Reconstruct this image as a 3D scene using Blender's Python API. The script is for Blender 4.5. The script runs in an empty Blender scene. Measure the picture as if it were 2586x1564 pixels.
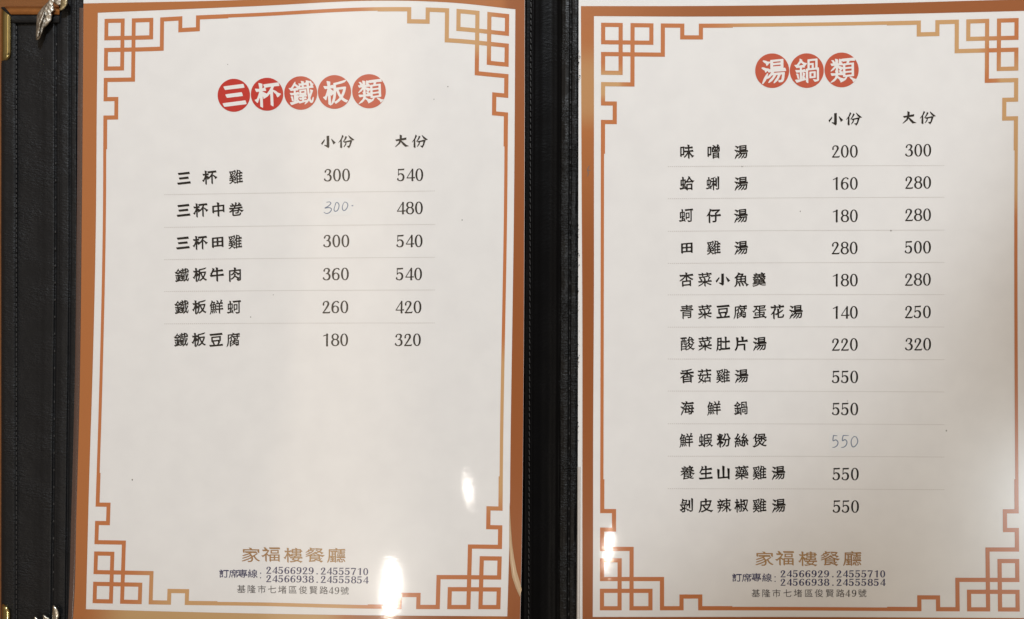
import bpy, bmesh, math, random
from mathutils import Vector, Matrix, noise
from mathutils.geometry import tessellate_polygon
random.seed(7)
C = bpy.context.scene.collection
sc = bpy.context.scene

# ------------------------------------------------------------------ camera
PW, PH = 2586.0, 1564.0            # working grid of the layout drawing, 0.19 mm per step
MM = 0.001
W = 0.4914                         # width of the framed spread at page level
D = W / 2 / math.tan(math.radians(34.5))
ZP = 0.008                         # page level above the table
CZ = ZP + D
cam = bpy.data.objects.new('camera', bpy.data.cameras.new('camera')); C.objects.link(cam)
cam.data.sensor_width = 36; cam.data.lens = 18 / math.tan(math.radians(34.5))
cam.data.clip_start = 0.01; cam.data.clip_end = 20
cam.location = (0, 0, CZ)
sc.camera = cam

def at(px, py, z):
    k = (CZ - z) / D * W / PW
    return Vector(((px - PW / 2) * k, -(py - PH / 2) * k, z))

def sstep(t):
    t = min(1, max(0, t)); return t * t * (3 - 2 * t)
def z_left(px, py):                # the left page bows up and dives into the gutter
    v = py / PH
    a = max(0.0, (px - 960) / 350.0)
    drop = (4.0 * (1 - v) + 0.9 * v) * a * a
    b = max(0.0, (480 - px) / 280.0)
    k = max(0.0, px - 1243 - (py - 240) * .05) * .007 * (1 - sstep((py - 500) / 500))   # a crease in the film near the gutter
    return (9.2 - drop - 1.3 * b * b - k) * MM
def z_right(px, py):
    a = max(0.0, (1640 - px) / 180.0)
    return (7.4 - 0.25 * a * a) * MM

# ------------------------------------------------------------------ light
w = bpy.data.worlds.new('World'); sc.world = w; w.use_nodes = True
nt = w.node_tree; nt.nodes.clear()
def nn(t, kind, **kw):
    n = t.nodes.new(kind)
    for k, v in kw.items():
        if hasattr(n, k): setattr(n, k, v)
        else: n.inputs[k].default_value = v
    return n
out = nn(nt, 'ShaderNodeOutputWorld'); bg = nn(nt, 'ShaderNodeBackground'); bg.inputs['Strength'].default_value = 0.375
tc = nn(nt, 'ShaderNodeTexCoord'); sep = nn(nt, 'ShaderNodeSeparateXYZ'); nt.links.new(tc.outputs['Generated'], sep.inputs[0])
ramp = nn(nt, 'ShaderNodeValToRGB')     # the restaurant round the table: warm wood walls, pale warm ceiling
ramp.color_ramp.elements[0].position = 0.0; ramp.color_ramp.elements[0].color = (0.34, 0.20, 0.10, 1)
ramp.color_ramp.elements[1].position = 0.75; ramp.color_ramp.elements[1].color = (0.66, 0.54, 0.41, 1)
e = ramp.color_ramp.elements.new(0.35); e.color = (0.50, 0.37, 0.25, 1)
nt.links.new(sep.outputs['Z'], ramp.inputs[0])
nz = nn(nt, 'ShaderNodeTexNoise'); nz.inputs['Scale'].default_value = 2.2; nz.inputs['Detail'].default_value = 2
nt.links.new(tc.outputs['Generated'], nz.inputs['Vector'])
def wmath(op, a, b=None, c=None):
    n = nn(nt, 'ShaderNodeMath', operation=op)
    for i, v in enumerate((a, b, c)):
        if v is None: continue
        if hasattr(v, 'links'): nt.links.new(v, n.inputs[i])
        else: n.inputs[i].default_value = v
    return n.outputs[0]
def wstep(v, lo, hi, t0=0.0, t1=1.0):
    n = nn(nt, 'ShaderNodeMapRange', interpolation_type='SMOOTHSTEP'); nt.links.new(v, n.inputs['Value'])
    for k, q in (('From Min', lo), ('From Max', hi), ('To Min', t0), ('To Max', t1)): n.inputs[k].default_value = q
    return n.outputs[0]
zc = wmath('MAXIMUM', sep.outputs['Z'], .05)
tx = wmath('DIVIDE', sep.outputs['X'], zc); ty = wmath('DIVIDE', sep.outputs['Y'], zc)
# the person leaning over the table darkens the view straight up
qx = wmath('MULTIPLY', wmath('SUBTRACT', tx, .12), .95); qy = wmath('MULTIPLY', wmath('SUBTRACT', ty, -.22), .75)
qv = nn(nt, 'ShaderNodeCombineXYZ'); nt.links.new(qx, qv.inputs[0]); nt.links.new(qy, qv.inputs[1])
ql = nn(nt, 'ShaderNodeVectorMath', operation='LENGTH'); nt.links.new(qv.outputs[0], ql.inputs[0]); rad = ql.outputs['Value']
person = wstep(rad, .16, .50, .25, 1.0)
# a bright strip with one crisp edge, added for the glow on the film
wob = wmath('MULTIPLY', wmath('SUBTRACT', nz.outputs['Fac'], .5), .10)
txw = wmath('SUBTRACT', wmath('SUBTRACT', tx, wmath('MULTIPLY', ty, .07)), wob)
strip_up = wmath('MULTIPLY', wstep(txw, -.318, -.298), wstep(txw, -.24, -.02, 1.0, 0.0))
strip_up = wmath('MULTIPLY', strip_up, wstep(sep.outputs['Z'], .5, .7))
room = wmath('SUBTRACT', wmath('MULTIPLY', wstep(nz.outputs['Fac'], .3, .7, .8, 1.2), person), wmath('MULTIPLY', strip_up, -6.0))
upper = wmath('MULTIPLY', wstep(ty, -.15, .40), wstep(sep.outputs['Z'], .4, .7))
room = wmath('SUBTRACT', room, wmath('MULTIPLY', upper, -.55))
mx = nn(nt, 'ShaderNodeMix', data_type='RGBA', blend_type='MULTIPLY'); mx.inputs[0].default_value = 1
nt.links.new(ramp.outputs[0], mx.inputs[6]); nt.links.new(room, mx.inputs[7])
nt.links.new(mx.outputs[2], bg.inputs['Color']); nt.links.new(bg.outputs[0], out.inputs[0])

def mirror_dir(px, py, zf):
    # where a ray from the camera goes after the glossy page at this spot
    h = 6.0
    p = at(px, py, zf(px, py))
    u = at(px + h, py, zf(px + h, py)) - at(px - h, py, zf(px - h, py))
    v = at(px, py - h, zf(px, py - h)) - at(px, py + h, zf(px, py + h))
    n = u.cross(v).normalized()
    d = (p - cam.location).normalized()
    return p, d - 2 * d.dot(n) * n
def lamp_at(px, py, zf, height):
    p, r = mirror_dir(px, py, zf)
    return p + r * ((height - p.z) / r.z), p
def area(name, loc, target, sx, sy, power, color, rot=0.0):
    l = bpy.data.lights.new(name, 'AREA'); l.shape = 'ELLIPSE'; l.size = sx; l.size_y = sy
    l.energy = power; l.color = color
    o = bpy.data.objects.new(name, l); C.objects.link(o); o.location = loc
    z = (Vector(loc) - Vector(target)).normalized()
    y = Vector((math.sin(-rot), math.cos(rot), 0)); x = y.cross(z).normalized(); y = z.cross(x)
    o.rotation_euler = Matrix((x, y, z)).transposed().to_euler()
    return o
WARM = (1.0, 0.93, 0.84)
loc, p = lamp_at(984, 1490, z_left, 1.25);  area('ceiling_lamp', loc, p, 0.018, 0.085, 1.15, WARM, math.radians(-3))
loc, p = lamp_at(1188, 1238, z_left, 1.25); area('ceiling_lamp', loc, p, 0.0070, 0.028, 0.11, WARM, math.radians(25))
loc, p = lamp_at(1536, 1392, z_right, 1.25); area('ceiling_lamp', loc, p, 0.0075, 0.062, 0.30, WARM, math.radians(-18))
def spot(name, cpx, cpy, radius_px, height, off, power, size, blend, color):
    t = at(cpx, cpy, ZP); loc = Vector((t.x + off[0], t.y + off[1], height))
    d = (t - loc).length
    l = bpy.data.lights.new(name, 'SPOT'); l.energy = power; l.color = color
    l.shadow_soft_size = size; l.spot_blend = blend
    l.spot_size = 2 * math.atan(radius_px * W / PW / d)
    o = bpy.data.objects.new(name, l); C.objects.link(o); o.location = loc
    o.rotation_euler = (t - loc).to_track_quat('-Z', 'Y').to_euler()
    return o
spot('added_spot', 1000, -1377, 2252, 1.3, (0.19, 0.945), 127.0, 0.04, 0.235, (0.81, 0.878, 0.94))  # cone edge shaped to stand in for the photographer's soft shadow
spot('added_spot', 3020, 1520, 640, 1.3, (1.0, -0.3), 44.0, 0.05, 0.35, (0.86, 0.95, 1.0))  # added to relight the lower right corner beyond that cone
sc.view_settings.view_transform = 'Standard'; sc.view_settings.look = 'None'
sc.view_settings.exposure = 0.0; sc.view_settings.gamma = 1.0
sc.cycles.use_denoising = True
sc.cycles.max_bounces = 6

# ------------------------------------------------------------------ materials
def new_mat(name):
    m = bpy.data.materials.new(name); m.use_nodes = True
    return m, m.node_tree, m.node_tree.nodes['Principled BSDF']
def L(t, a, b): t.links.new(a, b)
def noise_tex(t, scale, detail=3, vec=None, rough=.5):
    n = nn(t, 'ShaderNodeTexNoise'); n.inputs['Scale'].default_value = scale; n.inputs['Detail'].default_value = detail
    n.inputs['Roughness'].default_value = rough
    if vec is not None: L(t, vec, n.inputs['Vector'])
    return n
def mapping(t, scale, src=None):
    g = nn(t, 'ShaderNodeNewGeometry'); m = nn(t, 'ShaderNodeMapping'); m.inputs['Scale'].default_value = scale
    L(t, src or g.outputs['Position'], m.inputs['Vector']); return m.outputs[0]
def film_coat(t, b):
    # the clear film over the sheet: long slow waves, fine scuffs drawn sideways
    v = mapping(t, (1, .45, 1)); n = noise_tex(t, 26, 1, v)
    bp = nn(t, 'ShaderNodeBump'); bp.inputs['Distance'].default_value = 0.0004; bp.inputs['Strength'].default_value = .55
    L(t, n.outputs['Fac'], bp.inputs['Height'])
    v2 = mapping(t, (1, 6, 1)); n2 = noise_tex(t, 160, 3, v2, .6)
    b2 = nn(t, 'ShaderNodeBump'); b2.inputs['Distance'].default_value = 0.00004; b2.inputs['Strength'].default_value = .38
    L(t, n2.outputs['Fac'], b2.inputs['Height']); L(t, bp.outputs[0], b2.inputs['Normal'])
    b.inputs['Coat Weight'].default_value = 1.0; b.inputs['Coat Roughness'].default_value = .058
    b.inputs['Coat IOR'].default_value = 1.5
    L(t, b2.outputs[0], b.inputs['Coat Normal'])
    b.inputs['Roughness'].default_value = .26; b.inputs['Specular IOR Level'].default_value = .3
def film_mat(name, col, col2=None, scale=60, lo=.4, hi=.6, seed=(0, 0, 0), film=True, vscale=(1, 1, 1)):
    m, t, b = new_mat(name)
    if col2 is None:
        b.inputs['Base Color'].default_value = (*col, 1)
    else:
        g = nn(t, 'ShaderNodeNewGeometry'); mp = nn(t, 'ShaderNodeMapping'); mp.inputs['Location'].default_value = seed
        mp.inputs['Scale'].default_value = vscale
        L(t, g.outputs['Position'], mp.inputs['Vector'])
        n = noise_tex(t, scale, 2, mp.outputs[0])
        r = nn(t, 'ShaderNodeMapRange'); r.inputs['From Min'].default_value = lo; r.inputs['From Max'].default_value = hi
        L(t, n.outputs['Fac'], r.inputs['Value'])
        x = nn(t, 'ShaderNodeMix', data_type='RGBA'); x.inputs[6].default_value = (*col, 1); x.inputs[7].default_value = (*col2, 1)
        L(t, r.outputs[0], x.inputs[0]); L(t, x.outputs[2], b.inputs['Base Color'])
    if film: film_coat(t, b)
    else: b.inputs['Roughness'].default_value = .5
    return m
M = {}
M['paper'] = film_mat('coated_paper', (.825, .81, .795), (.795, .78, .767), 90, .3, .7)
def printed(name, c0, c1, drive):
    m, t, b = new_mat(name); x = nn(t, 'ShaderNodeMix', data_type='RGBA'); x.inputs[6].default_value = (*c0, 1); x.inputs[7].default_value = (*c1, 1)
    if drive == 'gold':
        at_ = nn(t, 'ShaderNodeAttribute'); at_.attribute_name = 'gold'
        r = nn(t, 'ShaderNodeValToRGB'); e = r.color_ramp.elements
        e[0].position = 0; e[0].color = (*[c * k for c, k in zip(c0, (.74, .66, .66))], 1); e[1].position = 1; e[1].color = (*c1, 1)
        m_ = e.new(.5); m_.color = (*c0, 1)
        L(t, at_.outputs['Fac'], r.inputs[0]); L(t, r.outputs[0], b.inputs['Base Color']); film_coat(t, b); return m
    else:
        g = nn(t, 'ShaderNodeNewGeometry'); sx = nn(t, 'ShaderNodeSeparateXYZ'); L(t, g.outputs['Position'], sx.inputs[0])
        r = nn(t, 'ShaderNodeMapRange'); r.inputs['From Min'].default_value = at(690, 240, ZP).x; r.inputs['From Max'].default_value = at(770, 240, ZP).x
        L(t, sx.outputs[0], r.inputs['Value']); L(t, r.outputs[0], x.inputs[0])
    L(t, x.outputs[2], b.inputs['Base Color']); film_coat(t, b); return m
M['band'] = printed('band_print', (.44, .155, .047), (.55, .34, .155), 'gold')
M['fret'] = printed('fret_print', (.54, .185, .066), (.60, .345, .155), 'gold')
M['ink'] = film_mat('black_ink', (.012, .011, .010), (.022, .020, .018), 40)
M['red'] = printed('red_ink_glare', (.52, .030, .022), (.53, .095, .050), 'across')  # paler red rightwards has the film glare put into its colour
M['white'] = film_mat('unprinted_white', (.82, .79, .77))
M['gold'] = film_mat('gold_ink', (.36, .20, .085), (.42, .25, .11), 30)
M['grey'] = film_mat('grey_ink', (.085, .08, .082))
M['phone'] = film_mat('violet_black_ink', (.042, .042, .115))
M['dot'] = film_mat('dotted_line_ink', (.58, .545, .52))
M['pencil'] = film_mat('pen_line', (.17, .22, .31))
M['patch'] = film_mat('correction_fluid', (.80, .795, .79))
M['speck'] = film_mat('speck', (.16, .14, .13))

def leather(name, col, wr, bump, rough, spec=.22, gr=520):
    m, t, b = new_mat(name)
    v = mapping(t, (1, wr, 1))
    n = noise_tex(t, gr, 3, v, .6)
    n2 = noise_tex(t, 70, 2)
    g = mapping(t, (1, 1, 1)); L(t, g, n2.inputs['Vector'])
    x = nn(t, 'ShaderNodeMix', data_type='RGBA'); x.inputs[6].default_value = (*[c * .75 for c in col], 1); x.inputs[7].default_value = (*[c * 1.25 for c in col], 1)
    L(t, n2.outputs['Fac'], x.inputs[0]); L(t, x.outputs[2], b.inputs['Base Color'])
    ad = nn(t, 'ShaderNodeMath', operation='MULTIPLY'); L(t, n.outputs['Fac'], ad.inputs[0])
    r = nn(t, 'ShaderNodeMapRange'); r.inputs['From Min'].default_value = .3; r.inputs['From Max'].default_value = .7
    L(t, n2.outputs['Fac'], r.inputs['Value']); L(t, r.outputs[0], ad.inputs[1])
    bp = nn(t, 'ShaderNodeBump'); bp.inputs['Distance'].default_value = bump; bp.inputs['Strength'].default_value = .8
    L(t, ad.outputs[0], bp.inputs['Height']); L(t, bp.outputs[0], b.inputs['Normal'])
    b.inputs['Roughness'].default_value = rough; b.inputs['Specular IOR Level'].default_value = spec
    return m
M['leather'] = leather('black_leather', (.0085, .0090, .0105), 2.2, .0011, .46, .30)
M['spine'] = leather('spine_leather', (.0022, .0022, .0026), 2.0, .0003, .40, .09)
M['wrinkled'] = leather('wrinkled_leather', (.0040, .0040, .0042), 4.0, .0016, .38, .30, 420)
M['thread'] = film_mat('dark_thread', (.035, .035, .036), film=False)

def metal(name, col, rough, bump=0.0, scale=900):
    m, t, b = new_mat(name); b.inputs['Metallic'].default_value = 1; b.inputs['Roughness'].default_value = rough
    n = noise_tex(t, scale, 3, mapping(t, (1, 1, 1)))
    x = nn(t, 'ShaderNodeMix', data_type='RGBA'); x.inputs[6].default_value = (*[c * .6 for c in col], 1); x.inputs[7].default_value = (*col, 1)
    L(t, n.outputs['Fac'], x.inputs[0]); L(t, x.outputs[2], b.inputs['Base Color'])
    if bump:
        v = nn(t, 'ShaderNodeTexVoronoi'); v.inputs['Scale'].default_value = scale; L(t, mapping(t, (1, 1, 1)), v.inputs['Vector'])
        bp = nn(t, 'ShaderNodeBump'); bp.inputs['Distance'].default_value = bump; L(t, v.outputs['Distance'], bp.inputs['Height']); L(t, bp.outputs[0], b.inputs['Normal'])
    return m
M['brass'] = metal('brass', (.62, .52, .24), .18, scale=120)
M['silver'] = metal('tarnished_silver', (.70, .65, .57), .45, .0005, 520)
M['bright'] = metal('bright_silver', (.86, .83, .74), .25, .0002, 500)
M['shell'] = metal('pale_brass', (.78, .70, .46), .28, .0004, 400)
m, t, b = new_mat('varnished_wood')
n = noise_tex(t, 45, 5, mapping(t, (.6, 9, 1)), .6); x = nn(t, 'ShaderNodeMix', data_type='RGBA')
x.inputs[6].default_value = (.13, .045, .012, 1); x.inputs[7].default_value = (.27, .11, .034, 1)
L(t, n.outputs['Fac'], x.inputs[0]); L(t, x.outputs[2], b.inputs['Base Color']); b.inputs['Roughness'].default_value = .3
M['wood'] = m
def translucent(name, col, alpha):
    m, t, b = new_mat(name); b.inputs['Base Color'].default_value = (*col, 1); b.inputs['Roughness'].default_value = .18
    b.inputs['Alpha'].default_value = alpha
    n = noise_tex(t, 300, 2, mapping(t, (1, .2, 1))); bp = nn(t, 'ShaderNodeBump'); bp.inputs['Distance'].default_value = .0001
    L(t, n.outputs['Fac'], bp.inputs['Height']); L(t, bp.outputs[0], b.inputs['Normal'])
    return m
M['rim'] = translucent('film_rim', (.17, .10, .075), .6)
M['fold'] = translucent('film_fold', (.66, .47, .29), .9)
M['welt'] = translucent('white_film_welt', (.74, .70, .66), .95)

# ------------------------------------------------------------------ object helpers
def mesh_obj(name, verts, faces, mat, parent=None, smooth=False):
    me = bpy.data.meshes.new(name); me.from_pydata([tuple(v) for v in verts], [], faces)
    me.materials.append(mat); me.update()
    if smooth:
        for p in me.polygons: p.use_smooth = True
    o = bpy.data.objects.new(name, me); C.objects.link(o)
    if parent is not None:
        o.parent = parent; root = parent
        while root.parent: root = root.parent
        off = root.location
        for v in me.vertices: v.co -= off
    return o
def thing(name, label, cat, loc):
    o = bpy.data.objects.new(name, None); C.objects.link(o); o.location = loc
    o.empty_display_size = .02; o['label'] = label; o['category'] = cat
    return o
def curve(pts):                      # smooth interpolation through measured points (x -> y)
    pts = sorted(pts); X = [p[0] for p in pts]; Y = [p[1] for p in pts]; n = len(X)
    S = [(Y[i + 1] - Y[i]) / (X[i + 1] - X[i]) for i in range(n - 1)]
    T = [S[0]] + [(S[i - 1] * (X[i + 1] - X[i]) + S[i] * (X[i] - X[i - 1])) / (X[i + 1] - X[i - 1]) for i in range(1, n - 1)] + [S[-1]]
    def f(x):
        if x <= X[0]: return Y[0] + T[0] * (x - X[0])
        if x >= X[-1]: return Y[-1] + T[-1] * (x - X[-1])
        i = max(k for k in range(n - 1) if X[k] <= x)
        h = X[i + 1] - X[i]; t = (x - X[i]) / h
        return (2*t**3-3*t*t+1)*Y[i] + (t**3-2*t*t+t)*h*T[i] + (-2*t**3+3*t*t)*Y[i+1] + (t**3-t*t)*h*T[i+1]
    return f
class Patch:                         # maps the flat artwork (s, t in 0..1) onto the bowed sheet
    def __init__(self, top, bot, left, right, warp=0.0):
        self.t, self.b = curve(top), curve(bot)
        self.l, self.r = curve([(y, x) for x, y in left]), curve([(y, x) for x, y in right]); self.w = warp
    def __call__(self, s, t):
        s = s * (1 - self.w + self.w * s)
        y = self.t(700) * (1 - t) + self.b(700) * t if self.w else 782
        x = 0
        for _ in range(5):
            x = self.l(y) * (1 - s) + self.r(y) * s
            y = self.t(x) * (1 - t) + self.b(x) * t
        return x, y

fretL = Patch([(264,48),(386,45.2),(499,39.2),(650,32.8),(950,18.5),(1045,18.5),(1138,21.6),(1286,36)],
              [(233.6,1523.6),(467,1528.2),(650,1530.5),(931,1537.5),(1263.7,1539)],
              [(264,48),(263,125),(261,297),(260,520),(250,1000),(241.5,1272.6),(233.6,1523.6)],
              [(1286,36),(1284.5,170),(1283,300),(1281,520),(1271,1100),(1268,1371),(1263.7,1539)], .045)
panelL = Patch([(247,32.5),(650,15.5),(950,2),(1040,2.5),(1142,7),(1301.5,23.7)],
               [(217,1538.8),(400,1544),(911,1554),(1281,1557)],
               [(247,32.5),(244,314),(242.6,520),(232,1000),(227,1151),(217,1538.8)],
               [(1301.5,23.7),(1298,520),(1289.5,1100),(1286,1380),(1281,1557)])
bandL = Patch([(213,9),(650,-1.5),(950,-18),(1142,-16),(1325,-3)],
              [(180,1590),(700,1600),(1312,1606)],
              [(211,9),(207,520),(201,1000),(193,1300),(186,1540),(182,1590)],
              [(1325,0),(1324,520),(1320.7,1100),(1317,1400),(1312.5,1600)])
sheetL = Patch([(200,-30),(700,-34),(1327,-30)], [(180,1598),(1312,1612)],
               [(211,0),(207,520),(201,1000),(193,1300),(186,1540),(181,1598)],
               [(1325.5,0),(1324.5,520),(1321,1100),(1317.4,1400),(1312.8,1610)])
fretR = Patch([(1518,57.6),(1763,60),(2000,58),(2327,52),(2572.6,45.7)],
              [(1514.8,1541.7),(2000,1542),(2327,1544),(2575.5,1545)],
              [(1518,57.6),(1517.5,300),(1516.8,700),(1516,1100),(1514.8,1541.7)],
              [(2572.6,45.7),(2571,300),(2570,460),(2571.4,1100),(2573.7,1380),(2575.5,1545)])
panelR = Patch([(1500,41),(1750,42),(2000,40.5),(2300,34.8),(2590,27.8)],
               [(1497,1558.5),(2000,1558.7),(2593,1561)],
               [(1500,41),(1500,520),(1500,700),(1498,1100),(1497.7,1364),(1497,1558)],
               [(2590,28),(2588,460),(2589,1100),(2593,1561)])
bandR = Patch([(1467,15.7),(1750,15.5),(2000,13),(2525,0),(2625,-3)],
              [(1470,1588),(2000,1590),(2625,1592)],
              [(1467,15.7),(1467.5,150),(1469,500),(1470.5,750),(1470.7,1400),(1471,1588)],
              [(2622,0),(2620,460),(2621,1100),(2625,1600)])
sheetR = Patch([(1461,-24),(2634,-40)], [(1457,1602),(2634,1604)],
               [(1461.5,-24),(1461,250),(1460,750),(1458.5,1364),(1457,1600)], [(2634,-30),(2634,1600)])
def grid(patch, zf, dz, nx, ny):
    V = []; F = []
    for j in range(ny + 1):
        for i in range(nx + 1):
            x, y = patch(i / nx, j / ny); V.append(at(x, y, zf(x, y) + dz))
    for j in range(ny):
        for i in range(nx):
            a = j * (nx + 1) + i; F.append((a + nx + 1, a + nx + 2, a + 1, a))
    return V, F
def ring(outer, inner, zf, dz):
    V = []; F = []
    def walk(p):
        r = []; nx, ny = 70, 96
        for i in range(nx): r.append(p(i / nx, 0))
        for j in range(ny): r.append(p(1, j / ny))
        for i in range(nx): r.append(p(1 - i / nx, 1))
        for j in range(ny): r.append(p(0, 1 - j / ny))
        return r
    A, B = walk(outer), walk(inner); n = len(A)
    for k in (0, 1, 2):
        for a, b in zip(A, B):
            x, y = a[0] + (b[0] - a[0]) * k / 2, a[1] + (b[1] - a[1]) * k / 2; V.append(at(x, y, zf(x, y) + dz))
    for k in (0, 1):
        for i in range(n):
            j = (i + 1) % n; F.append((k * n + i, (k + 1) * n + i, (k + 1) * n + j, k * n + j))
    return V, F
def fret(patch, zf, dz):
    IW, IH = 1054.0, 1492.0; h = 5.3
    a = [5.3, 49.5, 79.5, 127, 156, 205, 252]; d = 35.0
    seg = [(a[0],a[0],a[1],a[0]),(a[0],a[0],a[0],a[1]),(a[0],a[1],a[3],a[1]),(a[1],a[0],a[1],a[3]),
           (a[2],a[0],a[3],a[0]),(a[2],a[0],a[2],a[4]),(a[3],a[0],a[3],a[1]),
           (a[0],a[2],a[4],a[2]),(a[0],a[2],a[0],a[3]),(a[0],a[3],a[1],a[3]),
           (a[4],a[0],a[4],a[2]),(a[4],a[0],a[5],a[0]),(a[5],a[0],a[5],d),(a[5],d,a[6],d),(a[6],a[0],a[6],d),
           (a[0],a[4],a[2],a[4]),(a[0],a[4],a[0],a[5]),(a[0],a[5],d,a[5]),(d,a[5],d,a[6]),(a[0],a[6],d,a[6])]
    R = [(min(x0,x1)-h, min(y0,y1)-h, max(x0,x1)+h, max(y0,y1)+h) for x0,y0,x1,y1 in seg]
    full = []
    for x0,y0,x1,y1 in R:
        for mx_ in (0,1):
            for my in (0,1):
                X0,X1 = (IW-x1,IW-x0) if mx_ else (x0,x1); Y0,Y1 = (IH-y1,IH-y0) if my else (y0,y1)
                full.append((X0,Y0,X1,Y1))
    lx0 = a[6]-h
    for my in (0,1):
        q = lambda y0,y1: (IH-y1,IH-y0) if my else (y0,y1)
        y0,y1 = q(0,10.6); full += [(lx0,y0,lx0+86,y1),(IW-lx0-86,y0,IW-lx0,y1)]
        y0,y1 = q(0,8.9); full.append((lx0,y0,IW-lx0,y1))
        q = lambda y0,y1: (IW-y1,IW-y0) if my else (y0,y1)
        x0,x1 = q(0,10.6); full += [(x0,lx0,x1,lx0+86),(x0,IH-lx0-86,x1,IH-lx0)]
        x0,x1 = q(0,8.3); full.append((x0,lx0,x1,IH-lx0))
    def brk(vals, top):
        v = sorted(set(round(k, 3) for k in vals)); o = [v[0]]
        for k in v[1:]:
            g = k - o[-1]
            if g > 26:
                n = int(g // 22) + 1; s = o[-1]; o += [s + g * i / n for i in range(1, n)]
            o.append(k)
        return o
    xs = brk([r[0] for r in full] + [r[2] for r in full], IW); ys = brk([r[1] for r in full] + [r[3] for r in full], IH)
    V = []; F = []; idx = {}
    def vid(i, j):
        if (i, j) not in idx:
            x, y = patch(xs[i] / IW, ys[j] / IH); idx[(i, j)] = len(V); V.append(at(x, y, zf(x, y) + dz))
        return idx[(i, j)]
    for i in range(len(xs) - 1):
        for j in range(len(ys) - 1):
            cx, cy = (xs[i] + xs[i+1]) / 2, (ys[j] + ys[j+1]) / 2
            if any(r[0] < cx < r[2] and r[1] < cy < r[3] for r in full):
                F.append((vid(i, j+1), vid(i+1, j+1), vid(i+1, j), vid(i, j)))
    return V, F

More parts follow.
